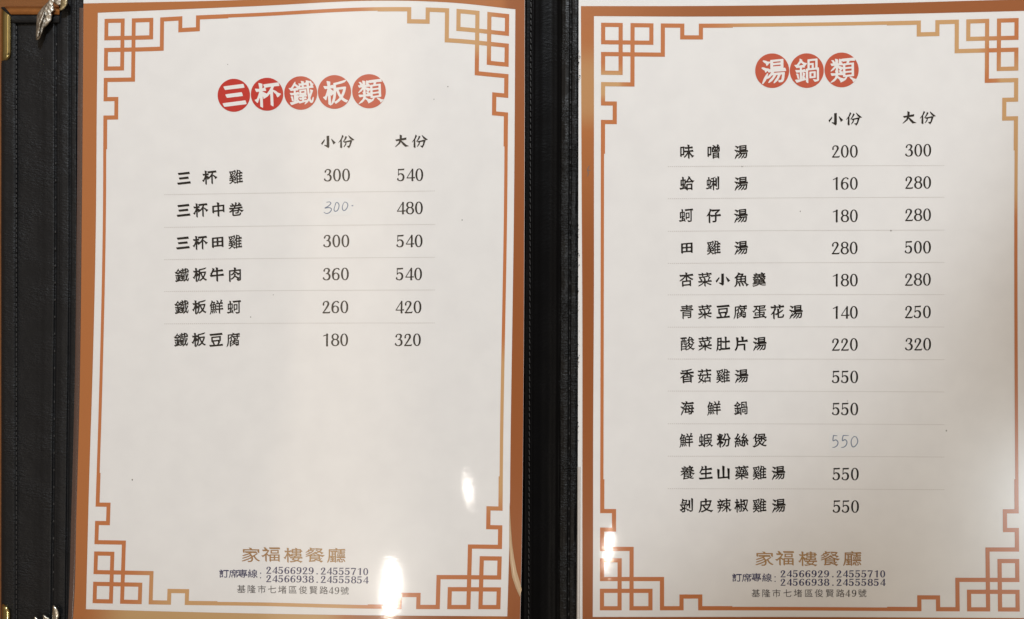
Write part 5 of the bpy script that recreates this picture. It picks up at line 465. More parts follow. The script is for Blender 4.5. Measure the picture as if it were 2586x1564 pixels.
DIGIT_OUTLINES = [
[[340,209,316,214,285,226,243,254,209,290,183,329,157,384,136,460,125,533,122,574,123,629,131,712,149,793,167,840,186,876,202,900,236,940,262,960,290,976,311,984,348,992,389,992,418,987,444,978,480,957,495,947,522,919,554,874,582,811,593,780,606,720,614,655,614,546,604,465,586,397,563,342,526,285,489,249,470,235,439,220,392,208],[359,259,379,259,405,270,429,293,448,324,470,384,481,434,489,483,495,556,495,645,492,689,484,754,465,832,452,866,439,892,426,911,400,934,387,939,368,942,348,938,322,922,300,895,283,861,269,819,256,759,245,665,245,533,253,457,267,389,277,355,290,323,311,290,326,275,337,267]],
[[355,188,337,196,319,213,306,217,303,220,310,249,310,650,312,663,310,676,312,689,313,775,315,788,315,868,311,873,303,872,158,821,147,821,138,827,132,835,128,848,133,861,142,869,314,939,317,944,321,965,325,975,345,996,402,997,409,996,423,986,436,986,435,965,446,949,448,941,447,928,435,910,431,759,432,749,430,733,430,624,428,613,429,600,427,587,427,363,429,348,427,309,429,298,427,283,430,259,443,223,439,217,421,214,408,201,392,191,379,188]],
[[251,207,165,208,152,212,142,219,132,230,128,243,129,259,134,272,143,283,167,293,173,300,226,376,234,400,319,533,389,655,424,725,439,764,445,790,445,837,439,861,428,879,384,913,366,919,348,922,324,921,303,913,283,898,264,876,248,837,245,824,245,809,252,738,248,720,234,699,220,691,207,688,189,688,171,696,159,707,152,720,149,730,149,743,157,824,166,855,188,892,204,905,233,935,272,962,301,973,332,979,428,976,465,965,496,950,520,930,543,897,559,863,567,832,570,803,564,762,546,715,483,611,353,425,299,353,282,340,248,293,250,290,257,289,402,289,538,293,559,297,587,325,595,330,624,330,628,327,627,322,601,238,593,220,587,216,566,211,496,208,418,208,384,206]],
[[314,212,251,222,204,238,180,251,146,280,126,306,118,327,115,342,118,358,126,376,136,387,178,410,189,411,197,402,196,376,204,355,224,327,257,290,272,281,293,274,319,269,348,266,374,269,389,274,432,309,457,335,469,361,476,387,481,418,484,454,481,488,474,514,465,533,440,569,408,599,363,604,327,599,313,608,308,616,307,624,309,634,316,642,363,660,382,672,401,691,421,723,437,754,452,806,456,832,456,858,453,871,448,882,435,895,397,922,366,932,350,933,337,932,316,924,295,910,266,879,261,850,260,796,252,777,238,764,217,755,197,756,181,761,170,770,160,785,154,803,154,814,175,866,193,897,210,909,220,922,241,940,277,965,309,979,355,987,418,981,444,981,493,967,527,945,541,931,556,910,572,871,575,848,575,827,569,798,560,775,530,720,502,684,474,655,475,652,520,627,547,605,572,577,587,551,603,509,609,478,609,431,606,410,598,376,584,340,571,314,556,290,541,272,522,256,483,234,436,217,392,211]],
[[491,199,475,204,459,215,439,217,435,220,445,249,445,329,448,366,447,374,444,377,152,380,142,383,133,389,129,397,128,410,131,423,150,447,282,658,458,926,460,931,462,952,470,970,488,986,499,991,517,995,535,990,552,980,564,965,570,947,565,647,563,632,562,525,560,512,561,454,569,451,632,458,663,486,665,487,667,483,656,389,652,381,642,378,590,386,564,385,558,382,555,285,558,270,581,220,574,216,543,216,514,201,504,198],[206,436,337,435,426,438,444,441,448,444,450,467,457,824,452,825,447,819,405,757,387,725,380,717,244,501,225,475,205,441]],
[[314,209,254,219,228,227,191,241,176,244,149,262,126,285,111,313,107,335,107,350,110,361,118,377,134,393,155,402,178,418,189,419,194,415,197,408,195,376,199,353,212,322,233,292,262,279,303,269,342,268,358,273,410,319,424,335,434,353,445,392,453,457,453,486,448,525,435,564,427,582,415,599,389,619,337,645,314,646,301,643,264,627,249,614,221,582,199,562,181,560,173,565,167,572,164,579,164,616,180,900,165,926,165,952,171,963,180,973,199,982,368,979,535,992,572,991,574,986,572,975,549,902,543,895,525,902,496,901,376,891,262,891,243,893,238,892,235,887,229,850,224,783,219,691,220,671,225,670,257,689,280,700,316,708,384,711,444,693,473,679,493,664,517,640,535,616,562,566,578,509,578,444,564,376,546,329,533,303,517,281,480,251,457,238,421,222,405,217,358,209]],
[[350,212,296,221,262,234,235,249,196,280,173,309,154,340,136,395,130,434,132,480,121,504,117,520,131,678,142,728,164,785,202,848,219,871,254,909,280,929,301,941,324,948,382,971,423,981,449,983,478,981,512,973,527,967,561,950,593,926,602,913,606,900,606,884,600,868,587,855,572,848,559,846,545,850,533,857,525,865,503,897,493,916,486,921,457,929,439,930,423,926,405,920,376,905,357,892,323,855,303,827,290,803,264,738,253,699,248,665,254,663,288,676,319,684,342,687,400,687,452,676,483,663,517,642,540,622,561,598,581,566,590,546,601,514,606,483,606,418,598,376,580,332,562,303,527,266,496,244,447,222,410,214,384,211],[349,264,384,263,402,268,421,277,445,298,462,322,478,358,489,405,492,431,492,470,487,509,477,546,464,574,450,595,426,618,402,632,379,638,358,638,329,629,308,616,292,600,273,572,264,551,254,517,248,480,248,415,259,363,269,337,288,305,307,285,327,272]],
[[314,191,298,199,285,212,277,225,273,243,292,355,311,431,352,540,411,676,462,780,475,803,491,821,524,884,526,892,522,895,514,896,332,893,189,883,183,876,176,819,171,815,152,815,146,822,140,882,121,902,113,921,112,936,115,947,126,966,142,976,150,979,189,982,431,984,480,982,564,982,577,979,588,973,601,957,604,947,603,926,550,796,546,767,459,533,431,444,409,363,385,228,377,212,358,196,348,191,332,189]],
[[358,204,306,211,270,222,230,240,194,266,160,300,144,324,132,348,118,397,115,439,118,465,123,488,131,512,144,538,164,566,190,592,233,623,237,629,204,656,184,680,170,702,155,736,146,777,146,806,152,840,167,879,188,910,214,936,243,957,270,971,288,978,332,989,353,992,400,992,434,987,465,978,491,968,515,954,533,942,556,922,577,895,593,866,603,835,607,816,607,770,600,740,593,720,574,686,540,648,518,632,517,626,573,585,595,559,613,533,627,501,635,470,638,452,638,410,629,368,608,322,583,288,543,253,493,226,460,214,415,206,387,203],[365,259,384,258,418,266,444,278,461,290,475,305,496,336,507,363,515,395,518,426,515,467,507,499,496,525,483,546,463,569,441,585,421,595,376,591,332,594,319,589,301,577,276,553,256,522,246,496,237,460,237,408,240,389,248,358,267,322,292,293,311,277,335,266],[324,658,332,655,376,659,421,655,428,657,444,667,462,686,473,702,489,736,494,762,497,801,494,827,483,863,468,892,453,910,436,924,410,936,374,942,353,939,324,928,307,915,290,898,277,878,267,853,258,811,258,772,264,741,271,720,287,691,302,673]],
[[270,217,238,222,215,229,173,248,142,271,131,283,125,296,124,306,125,319,131,332,142,343,155,351,171,354,186,349,197,343,208,332,237,285,251,277,272,271,296,271,311,274,355,295,374,308,405,341,434,384,455,428,470,473,481,520,482,535,478,538,444,524,413,516,358,511,324,513,277,524,238,542,217,556,202,568,173,597,149,634,139,658,128,697,123,736,125,790,139,842,160,884,181,911,204,935,225,950,277,976,324,987,363,990,413,984,465,968,499,950,522,932,544,910,562,887,585,840,593,814,599,783,599,717,611,694,613,676,604,553,599,512,585,457,572,426,549,382,510,327,466,283,431,259,408,253,342,227,293,217],[344,564,374,563,395,568,415,579,435,595,452,618,465,645,476,678,484,730,484,770,476,822,465,855,454,878,434,906,416,921,397,931,374,937,348,937,327,931,303,918,284,900,259,858,246,816,240,780,240,723,243,699,248,673,261,637,276,611,300,585,322,571]],
[[212,217,209,220,208,230,208,329,212,337,335,339,345,335,346,228,343,217]],
[[212,248,208,257,210,335,217,338,296,337,299,329,298,251,290,247],[212,647,208,655,210,736,217,740,296,738,299,730,298,649,290,646]],
]
BOLD_OUTLINES = [
[[340,209,316,214,285,226,243,254,209,290,183,329,157,384,136,460,125,533,122,574,123,629,131,712,149,793,167,840,186,876,202,900,236,940,262,960,290,976,311,984,348,992,389,992,418,987,444,978,480,957,495,947,522,919,554,874,582,811,593,780,606,720,614,655,614,546,604,465,586,397,563,342,526,285,489,249,470,235,439,220,392,208],[365,262,384,264,405,276,421,296,439,332,452,371,466,434,477,540,477,660,474,699,468,749,453,827,439,869,418,908,402,926,387,935,376,937,355,936,333,923,313,897,295,858,282,814,271,757,263,681,263,632,260,616,263,520,269,462,276,413,290,358,303,324,322,290,342,269]],
[[314,209,303,218,300,246,301,259,300,272,301,309,300,322,300,600,302,613,300,626,302,639,302,749,305,764,306,866,303,868,296,867,155,818,142,822,131,832,128,840,128,853,133,863,142,870,303,938,306,941,315,975,321,986,327,991,426,992,437,986,450,939,446,921,443,882,440,673,438,660,438,243,443,220,421,209]],
[[145,209,133,217,123,236,120,251,126,272,139,288,154,296,168,299,173,303,219,371,229,402,301,517,352,605,406,707,431,772,437,814,434,842,426,868,411,884,389,899,375,913,361,918,337,922,319,918,302,910,293,904,267,876,263,868,262,853,254,832,253,803,260,738,257,720,252,710,238,693,225,684,210,680,186,680,171,687,157,697,147,712,141,728,141,746,149,819,161,861,186,901,210,914,249,950,283,969,314,978,335,981,392,979,418,984,449,978,475,969,501,955,534,926,554,897,564,876,578,824,578,780,569,746,557,715,533,673,465,569,316,365,297,342,280,332,261,309,257,301,264,297,353,296,556,300,564,303,592,329,624,330,628,324,610,270,609,243,606,233,590,214,577,208]],
[[322,209,280,214,251,220,225,229,207,230,197,234,173,248,142,273,121,301,110,327,110,355,117,374,129,390,142,397,163,402,181,413,189,413,196,405,198,384,208,363,228,334,252,306,264,288,283,280,340,268,363,269,384,275,396,290,423,310,447,335,457,355,465,384,474,449,471,486,460,522,450,543,434,564,402,597,376,602,350,601,332,598,322,599,310,608,305,624,308,634,314,642,345,657,366,664,382,675,395,689,401,704,425,746,437,780,445,816,448,842,444,868,440,879,431,888,384,924,361,931,348,932,332,929,310,918,290,904,274,887,269,879,268,840,271,809,262,777,253,764,239,754,212,745,186,749,173,757,160,768,152,780,147,796,146,816,152,835,174,879,186,898,196,908,212,917,253,952,283,970,309,981,335,987,384,987,408,984,428,989,439,989,491,976,509,968,525,957,543,942,556,926,569,906,577,887,583,863,585,837,583,814,575,785,558,749,533,710,507,677,487,658,490,652,530,629,561,604,585,575,596,556,611,517,619,478,620,434,617,410,598,348,577,306,556,276,525,248,499,233,441,211,410,211,389,208]],
[[457,209,435,220,438,233,435,254,437,270,439,366,434,374,152,378,133,387,126,400,125,410,131,426,150,449,176,494,301,686,319,717,444,908,450,923,451,944,454,957,464,978,475,988,483,992,546,992,559,987,569,973,577,957,580,939,578,923,578,816,576,803,573,598,570,582,568,460,574,455,632,459,665,487,667,483,666,467,656,389,652,381,645,378,592,385,574,383,569,379,566,363,565,262,567,251,580,225,579,218,556,216,540,208],[210,439,223,437,379,438,431,441,439,446,443,517,445,723,448,736,448,798,445,806,435,798,403,746,368,697,351,665,228,475,209,444]],
[[296,209,254,217,202,233,178,237,160,246,139,261,121,280,109,298,103,314,99,327,99,345,106,371,115,384,129,397,142,404,160,408,181,421,189,420,197,410,198,384,212,340,238,292,264,280,303,271,329,268,348,272,355,277,366,291,388,309,410,331,426,358,437,402,443,449,443,488,440,512,427,561,414,587,384,614,350,630,332,643,306,642,264,624,199,559,181,558,171,564,166,569,162,579,162,600,179,892,165,910,157,926,156,944,159,954,165,967,176,979,199,989,243,990,262,987,376,987,434,992,572,991,574,986,567,960,568,944,564,928,548,899,543,895,533,897,512,893,368,883,280,883,246,885,238,884,235,882,224,754,221,707,223,675,228,674,270,697,298,707,316,711,342,711,368,719,415,710,460,695,491,676,509,661,541,624,560,592,572,566,582,535,588,504,588,447,577,387,569,360,549,314,533,288,520,272,499,254,480,242,447,225,410,212,366,208]],
[[350,212,296,221,262,234,235,249,196,280,173,309,154,340,136,395,130,434,130,470,111,501,107,522,112,556,117,647,123,689,136,743,165,806,186,840,214,876,237,902,259,922,301,948,327,952,366,968,400,978,434,984,470,984,488,981,517,973,535,965,559,959,600,927,609,915,614,897,614,882,605,863,590,848,577,842,561,839,543,843,529,850,520,860,498,892,486,918,460,927,436,927,421,924,379,904,365,895,351,874,340,864,326,848,303,811,282,764,269,725,259,671,264,668,296,679,337,687,402,687,434,681,465,671,486,662,520,640,543,620,562,598,583,564,595,533,607,480,607,423,604,402,594,363,577,327,552,290,525,264,495,243,447,222,410,214,384,211],[354,267,379,266,400,272,415,282,432,298,444,315,460,350,468,382,474,415,474,480,471,507,465,533,452,569,439,592,421,614,397,629,371,635,348,632,327,621,305,600,293,582,277,546,269,512,263,467,266,405,274,366,283,337,295,314,314,289,332,275]],
[[280,209,274,212,269,220,263,249,290,389,308,452,326,501,368,600,421,715,467,803,488,824,520,884,512,888,389,888,371,885,319,885,189,875,183,868,176,819,171,815,152,815,146,822,140,874,116,896,108,910,104,931,108,952,117,967,132,980,147,987,176,989,358,992,431,990,561,990,579,986,595,976,605,965,612,947,611,928,603,910,593,897,553,796,555,777,552,767,454,491,423,382,392,220,387,212,379,208]],
[[316,209,285,217,254,229,217,248,195,264,162,298,144,324,131,350,121,382,115,423,115,439,118,467,133,517,144,538,165,568,194,596,233,623,237,629,197,664,170,702,157,728,149,757,146,780,146,806,152,841,160,863,170,884,189,911,227,947,270,971,306,983,353,992,400,992,434,987,465,978,491,968,515,954,533,942,556,922,577,895,593,866,603,835,607,816,607,770,600,740,593,720,574,686,540,648,518,632,517,626,573,585,595,559,613,533,627,501,635,470,638,452,638,410,629,368,608,322,583,288,566,271,540,251,491,225,434,209],[357,264,392,263,408,267,434,280,449,292,465,311,478,332,489,358,497,389,500,410,500,449,494,486,486,513,470,543,461,556,436,580,410,593,376,591,345,593,332,589,311,575,295,559,279,535,266,507,256,465,253,431,256,397,264,361,276,332,295,303,311,287,335,271],[337,658,358,656,379,659,413,656,426,662,447,682,457,698,471,728,479,762,479,822,473,848,463,876,452,895,434,916,413,930,392,937,358,937,335,926,324,919,308,902,294,882,284,858,276,829,274,809,274,775,277,751,286,720,298,697,310,678,322,667]],
[[251,217,228,222,173,241,134,268,126,277,118,296,118,319,126,337,141,353,155,358,178,359,192,355,200,350,215,335,236,302,241,285,267,274,303,274,322,281,353,296,367,306,378,324,405,352,424,382,447,431,458,465,468,501,472,530,467,532,436,522,397,513,363,510,324,513,296,519,262,531,233,545,204,565,176,594,160,616,148,637,135,668,125,710,123,736,123,764,128,803,139,842,160,884,175,905,202,932,233,955,277,976,324,987,363,990,415,983,465,968,499,950,522,932,544,910,562,887,585,840,593,814,599,783,599,733,616,707,622,686,614,559,604,491,587,438,576,413,554,374,515,322,471,277,444,259,428,251,402,247,342,225,306,216],[349,566,368,565,387,570,408,582,424,598,438,618,452,650,461,681,466,715,466,788,455,840,446,866,426,900,411,915,387,930,368,935,353,934,327,926,310,913,290,889,279,871,269,845,261,811,255,764,255,736,261,689,269,655,279,629,296,602,315,582,329,572]],
[[212,217,209,220,208,230,208,329,212,337,335,339,345,335,346,228,343,217]],
]
GLYPHS = {}
for style, chars, outlines in (('w', BODY, BODY_OUTLINES), ('l', CLERICAL, CLERICAL_OUTLINES), ('t', PLAIN, PLAIN_OUTLINES), ('d', DIGITS, DIGIT_OUTLINES), ('b', BOLD, BOLD_OUTLINES)):
    for ch, o in zip(chars, outlines): GLYPHS[style + ch] = o
_cache = {}
def glyph(k):
    if k in _cache: return _cache[k]
    loops = [[(q[i] * .0013 - .15, q[i + 1] * .0013 - .28) for i in range(0, len(q), 2)] for q in GLYPHS[k]]
    def inside(p, l):
        r = False
        for (x0, y0), (x1, y1) in zip(l, l[1:] + l[:1]):
            if (y0 > p[1]) != (y1 > p[1]) and p[0] < x0 + (x1 - x0) * (p[1] - y0) / (y1 - y0): r = not r
        return r
    depth = [sum(inside(l[0], m) for j, m in enumerate(loops) if j != i) for i, l in enumerate(loops)]
    base = [0]
    for l in loops: base.append(base[-1] + len(l))
    tri = []
    for i, l in enumerate(loops):
        if depth[i] % 2: continue
        ids = [i] + [j for j, m in enumerate(loops) if depth[j] == depth[i] + 1 and inside(m[0], l)]
        flat = [base[j] + n for j in ids for n in range(len(loops[j]))]
        for t in tessellate_polygon([[Vector((x * 100, y * 100, 0)) for x, y in loops[j]] for j in ids]):
            tri.append(tuple(flat[q] for q in t))
    pts = [p for l in loops for p in l]
    _cache[k] = (pts, tri); return _cache[k]
class Ink:
    def __init__(self, zf, dz): self.V = []; self.F = []; self.zf = zf; self.dz = dz
    def put(self, fn, pts, tri):
        o = len(self.V)
        P = [fn(x, y) for x, y in pts]
        for x, y in P: self.V.append(at(x, y, self.zf(x, y) + self.dz))
        for a, b, c in tri:
            (x0, y0), (x1, y1), (x2, y2) = P[a], P[b], P[c]
            cr = (x1-x0)*(y2-y0) - (x2-x0)*(y1-y0)
            if abs(cr) < 1e-9: continue
            self.F.append((o+a, o+b, o+c) if cr < 0 else (o+a, o+c, o+b))   # drawing y runs down: faces up
        return self
    def char(self, k, cx, cy, em, rot=0.0, sx=1.0, sy=1.0):
        pts, tri = glyph(k); c, s = math.cos(math.radians(rot)), math.sin(math.radians(rot))
        def fn(x, y):
            dx, dy = (x - .5) * em * sx, -(y - .365) * em * sy
            return cx + dx * c - dy * s, cy + dx * s + dy * c
        return self.put(fn, pts, tri)
    def number(self, txt, cx, cy, cap, pitch, kind='d', rot=0.0, sx=1.0):
        c, s = math.cos(math.radians(rot)), math.sin(math.radians(rot)); n = len(txt)
        for i, ch in enumerate(txt):
            pts, tri = glyph(kind + ch); gw = .33 if ch != '.' else .21
            if ch == '1': gw = .25
            ox = (i - (n - 1) / 2) * pitch
            def fn(x, y, ox=ox, gw=gw):
                dx, dy = ox + (x - gw) * cap * sx, -(y - .5) * cap
                return cx + dx * c - dy * s, cy + dx * s + dy * c
            self.put(fn, pts, tri)
        return self
    def quad(self, p):
        return self.put(lambda x, y: (x, y), p, [(0, 1, 2), (0, 2, 3)])
    def disc(self, cx, cy, rx, ry, n=64):
        pts = [(cx, cy)] + [(cx + rx * math.cos(2*math.pi*i/n), cy + ry * math.sin(2*math.pi*i/n)) for i in range(n)]
        return self.put(lambda x, y: (x, y), pts, [(0, 1 + i, 1 + (i + 1) % n) for i in range(n)])
    def pen(self, strokes, ox, oy, u, wid):
        # a pen line: smooth centre line with a round-ended ribbon
        for st in strokes:
            P = [Vector((p[0], p[1])) for p in st]; Q = [2*P[0]-P[1]] + P + [2*P[-1]-P[-2]]; line = []
            for i in range(1, len(Q) - 2):
                a, b, c, d = Q[i-1:i+3]
                for k in range(7):
                    t = k / 7; line.append(.5*((2*b)+(c-a)*t+(2*a-5*b+4*c-d)*t*t+(3*b-a-3*c+d)*t**3))
            line.append(P[-1]); pts = []; tri = []; n = len(line)
            for i, p in enumerate(line):
                d = (line[min(i+1, n-1)] - line[max(i-1, 0)]).normalized(); nv = Vector((-d.y, d.x))
                e = wid * (.55 + .45 * math.sin(math.pi * min(1, (i + 1) / n * 3, (n - i) / n * 4) / 2))
                for q in (1, -1): pts.append((ox + (p.x) * u + nv.x * e * q, oy - p.y * u - nv.y * e * q))
            for i in range(n - 1): tri += [(2*i, 2*i+1, 2*i+3), (2*i, 2*i+3, 2*i+2)]
            self.put(lambda x, y: (x, y), pts, tri)
        return self
    def build(self, name, mat, parent): return mesh_obj(name, self.V, self.F, mat, parent)

# ------------------------------------------------------------------ setting: the table
def box(x0, y0, z0, x1, y1, z1):
    V = [(x0,y0,z0),(x1,y0,z0),(x1,y1,z0),(x0,y1,z0),(x0,y0,z1),(x1,y0,z1),(x1,y1,z1),(x0,y1,z1)]
    return V, [(3,2,1,0),(4,5,6,7),(0,1,5,4),(1,2,6,5),(2,3,7,6),(3,0,4,7)]
V, F = box(-.55, -.45, -.03, .55, .45, 0.0)
tb = mesh_obj('table_top', V, F, M['wood']); tb['kind'] = 'structure'
tb['label'] = 'brown varnished wooden table top under the open menu'

# ------------------------------------------------------------------ the folder
folder = thing('menu_folder', 'open black leather menu folder with brass corner caps and stitched spine', 'menu folder', (0, 0, 0))
a, b_ = at(6, 20, .001), at(2660, 1625, .001)
V, F = box(a.x, b_.y, .0002, b_.x, a.y, .0008)
mesh_obj('cover_board', V, F, M['leather'], folder)
def profile_strip(name, prof, y0, y1, mat, wob=0.0, ny=60, lean=None):
    # a strip whose cross-section is the (px, mm) profile, running down the folder
    V = []; F = []; n = len(prof)
    for j in range(ny + 1):
        py = y0 + (y1 - y0) * j / ny
        for i, (px, z) in enumerate(prof):
            k = wob * noise.noise(Vector((px * .03, py * .006, 3.3)))
            x = px + (lean(py) if lean else 0) + k * 1.5
            V.append(at(x, py, (z + (k * .25 if 0 < i < n - 1 else 0)) * MM))
    for j in range(ny):
        for i in range(n - 1):
            q = j * n + i; F.append((q + n, q + n + 1, q + 1, q))
    return mesh_obj(name, V, F, mat, folder, smooth=True)
def dens(p, k=4):
    o = []
    for (x0, z0), (x1, z1) in zip(p, p[1:]):
        for i in range(k):
            t = i / k; o.append((x0 + (x1 - x0) * t, z0 + (z1 - z0) * sstep(t)))
    return o + [p[-1]]
edge = dens([(2.6,.4),(5,2.9),(12,3.6),(34,3.6),(39,3.2),(42.5,2.3)])
profile_strip('cover_edge', edge, 18, 1620, M['leather'], .35)
V, F = box(at(146, 0, .001).x, at(0, 22, .001).y, .0003, at(2660, 0, .001).x, at(0, -60, .001).y, .0007)
mesh_obj('back_leaf', V, F, M['leather'], folder)
leaf_lean = lambda y: -10 * max(0, (y - 700) / 864)
inner = dens([(42,2.2),(46,2.5),(92,2.6),(103,2.75),(118,3.15),(136,3.2),(141,2.35),(146,3.2),(150,3.3)])
profile_strip('inside_panel', inner, 18, 1620, M['leather'], .3, lean=leaf_lean)
leaf = dens([(148,1.2),(149.5,3.25),(158,3.5),(172,3.3),(177,2.5),(182,3.1),(191,3.1),(196,2.3),(206,2.2),(216,2.2)])
profile_strip('leaf_binding', leaf, -30, 1620, M['leather'], .3, lean=leaf_lean)
sl = lambda y: -6 * y / 1564
spine = dens([(1290,1.0),(1316,1.2),(1324,2.3),(1331,3.0),(1338,2.9),(1342,2.5),(1346,2.8),(1354,2.2),(1374,1.3),(1392,1.0),(1406,1.5),(1416,2.3)])
profile_strip('spine', spine, -20, 1620, M['spine'], .6, 120, lean=sl)
hinge = dens([(1415,2.0),(1421,3.1),(1430,3.6),(1437,3.5),(1441.5,2.7),(1446,3.6),(1454,3.9),(1461,3.6),(1466,2.3)])
profile_strip('spine_hinge', hinge, -20, 1620, M['wrinkled'], .8, 160, lean=sl)
def stitches(px, z, pitch, length, wid, slant, lean, mat, y0=-10, y1=1610):
    V = []; F = []; y = y0
    while y < y1:
        x = px + lean * y / 1564; l = length * random.uniform(.85, 1.1)
        c0, c1 = at(x - slant, y, z), at(x + slant, y + l, z); d = (c1 - c0); nv = Vector((-d.y, d.x, 0)).normalized() * wid * W / PW
        o = len(V); up = Vector((0, 0, wid * W / PW * .9))
        V += [c0 - nv, c0 + up * .4, c0 + nv, (c0 + c1)/2 - nv, (c0 + c1)/2 + up, (c0 + c1)/2 + nv, c1 - nv, c1 + up * .4, c1 + nv]
        for r in (0, 3):
            F += [(o+r, o+r+3, o+r+4, o+r+1), (o+r+1, o+r+4, o+r+5, o+r+2)]
        y += pitch
    ob = mesh_obj('stitching', V, F, mat, folder, smooth=True)
    return ob
stitches(41.3, .0033, 12.5, 9, .9, 0, 0, M['thread'], 66)
stitches(143, .0031, 43, 5, 1.3, 0, -9, M['thread'], 110)
stitches(1341, .0030, 15.5, 11, 1.0, .8, -6, M['thread'])
stitches(1442, .0033, 38, 6, 1.2, 0, -6, M['thread'])
# worn flakes of leather along the gutter edge of the right page
fl = Ink(lambda x, y: .0078, 0.0)
for y0, y1, n in ((128,205,16),(560,930,34),(1010,1120,7)):
    for _ in range(n):
        y = random.uniform(y0, y1); x = 1461.5 - 2.5 * y / 1564 + random.uniform(-1, 5 if y < 300 else 3); r = random.uniform(.5, 1.5)
        pts = [(x + r * random.uniform(.5, 1.1) * math.cos(k), y + 1.9 * r * random.uniform(.5, 1.1) * math.sin(k)) for k in (0, 1, 2.1, 3.1, 4.2, 5.2)]
        fl.put(lambda x, y: (x, y), [(x, y)] + pts, [(0, 1 + i, 1 + (i + 1) % 6) for i in range(6)])
fo = fl.build('worn_flake', M['spine'], folder); fo['kind'] = 'stuff'

def dome(name, outline, z0, rise, mat, rings=5, parent=folder, pts=3):
    # a raised, softly domed plate with this outline
    O = []
    n0 = len(outline)
    for i in range(n0):
        P0, P1, P2, P3 = [Vector(outline[(i + k) % n0]) for k in (-1, 0, 1, 2)]
        for q in range(pts):
            t = q / pts; lin = P1.lerp(P2, t)
            cr = .5*((2*P1)+(P2-P0)*t+(2*P0-5*P1+4*P2-P3)*t*t+(3*P1-P0-3*P2+P3)*t**3)
            O.append(lin.lerp(cr, .6))
    cx = sum(p.x for p in O) / len(O); cy = sum(p.y for p in O) / len(O); c = Vector((cx, cy)); n = len(O)
    V = [at(p.x, p.y, z0) for p in O]; F = []
    for r in range(rings):
        f = 1 - r / rings; z = z0 + rise * (.35 + .65 * math.sqrt(1 - f * f) if r else .35)
        V += [at(*(c + (p - c) * f), z) for p in O]
    V.append(at(cx, cy, z0 + rise))
    for r in range(rings):
        for i in range(n):
            j = (i + 1) % n; F.append((r*n+i, (r+1)*n+i, (r+1)*n+j, r*n+j))
    for i in range(n): F.append((rings*n+i, len(V)-1, rings*n+(i+1) % n))
    o = mesh_obj(name, V, F, mat, parent, smooth=True)
    bm = bmesh.new(); bm.from_mesh(o.data); bmesh.ops.recalc_face_normals(bm, faces=bm.faces[:]); bm.to_mesh(o.data); bm.free()
    return o
# brass corner caps: one rounded arm down the edge, one along the top
def cap(outer_top):
    V = []; F = []
    def arm(rows):
        o = len(V); n = len(rows[0])
        for r in rows: V.extend(r)
        for j in range(len(rows) - 1):
            for i in range(n - 1):
                q = o + j*n + i; F.append((q, q+1, q+n+1, q+n))
    prof = [(0,0),(.04,.55),(.10,.82),(.22,.95),(.5,1.0),(.78,.97),(.92,.85),(.985,.6),(1,.1)]
    if outer_top:
        rows = []
        for k in range(15):                                   # edge arm, mitred at the corner
            t = k / 14; row = []
            for s, h in prof:
                x = 2.4 + 27.6 * s; top = 21 + 24 * s; bot = 160 - 14 * max(0, s - .55) ** 2 * 5
                e = min(1, .35 + (1 - t) * 6)
                row.append(at(x, top + (bot - top) * t, (.6 + 4.4 * h * e) * MM))
            rows.append(row)
        arm(rows)
    else:
        rows = []
        for k in range(15):
            t = k / 14; row = []
            for s, h in prof:
                x = 3.6 + 24 * s; top = 1521.5 + 16 * max(0, s - .3) ** 1.6 * 1.7; e = min(1, .3 + t * 7)
                row.append(at(x, top + (1615 - top) * t, (.6 + 4.4 * h * e) * MM))
            rows.append(row)
        arm(rows)
    o = mesh_obj('corner_cap', V, F, M['brass'], folder, smooth=True)
    bm = bmesh.new(); bm.from_mesh(o.data); bmesh.ops.recalc_face_normals(bm, faces=bm.faces[:])
    if sum(f.normal.z for f in bm.faces) < 0: bmesh.ops.reverse_faces(bm, faces=bm.faces[:])
    bm.to_mesh(o.data); bm.free()
cap(True); cap(False)
M['copper'] = metal('worn_copper', (.60, .26, .09), .38, scale=200)
def bar(name, prof, xa, xb, mat):                          # prof: (y, mm) across, running left to right
    V = []; F = []; n = len(prof)
    for k in range(13):
        t = k / 12
        for y, z in prof: V.append(at(xa(y) + (xb - xa(y)) * t, y, z * MM))
    for k in range(12):
        for i in range(n - 1):
            q = k * n + i; F.append((q, q + 1, q + n + 1, q + n))
    return mesh_obj(name, V, F, mat, folder, smooth=True)
bar('cap_flange', [(16.5,.3),(17.2,3.2),(19,4.2),(28,4.4),(36,4.3),(38,3.9),(38.4,2.5)], lambda y: 10 + (y - 16) * .85, 150, M['copper'])
bar('cover_hem', [(38,3.2),(40,3.9),(48,4.0),(56,3.9),(59,3.4),(60.5,2.4)], lambda y: 24 + (y - 38) * .2, 150, M['leather'])
# silver filigree corner ornaments on the inner leaf
orn = dome('corner_ornament', [(91,101),(103,94),(100,81),(117,67),(130,52),(132,39),(131,34),(137,25),(135.5,16),(134,8),(141,-6),(128,-8),(121,5),(113,13),(101,27),(93,42)], .0052, .0012, M['silver'])
dome('filigree_disc', [(134,-6),(134,4),(140,11),(148,14),(155,12),(156,-6)], .0054, .0011, M['silver'], parent=orn)
dome('shell', [(153,-8),(153,13),(150,28),(161,24.5),(170,14),(172.5,0),(171,-8)], .0057, .0013, M['shell'], parent=orn)
dome('leaf_rib', [(92,99),(98,92),(97,70),(107,52),(113,30),(109,29),(99,48),(94,72)], .0066, .0009, M['silver'], parent=orn)
orn2 = dome('corner_ornament', [(133,1529.5),(136.5,1528.5),(145,1536),(150,1547),(150.5,1556),(147,1566),(146,1590),(131,1590),(131.5,1545)], .0050, .0016, M['bright'])
dome('petal', [(108,1553.5),(112.5,1553),(121,1558.5),(128,1566),(130,1590),(109,1590)], .0050, .0015, M['bright'], parent=orn2)
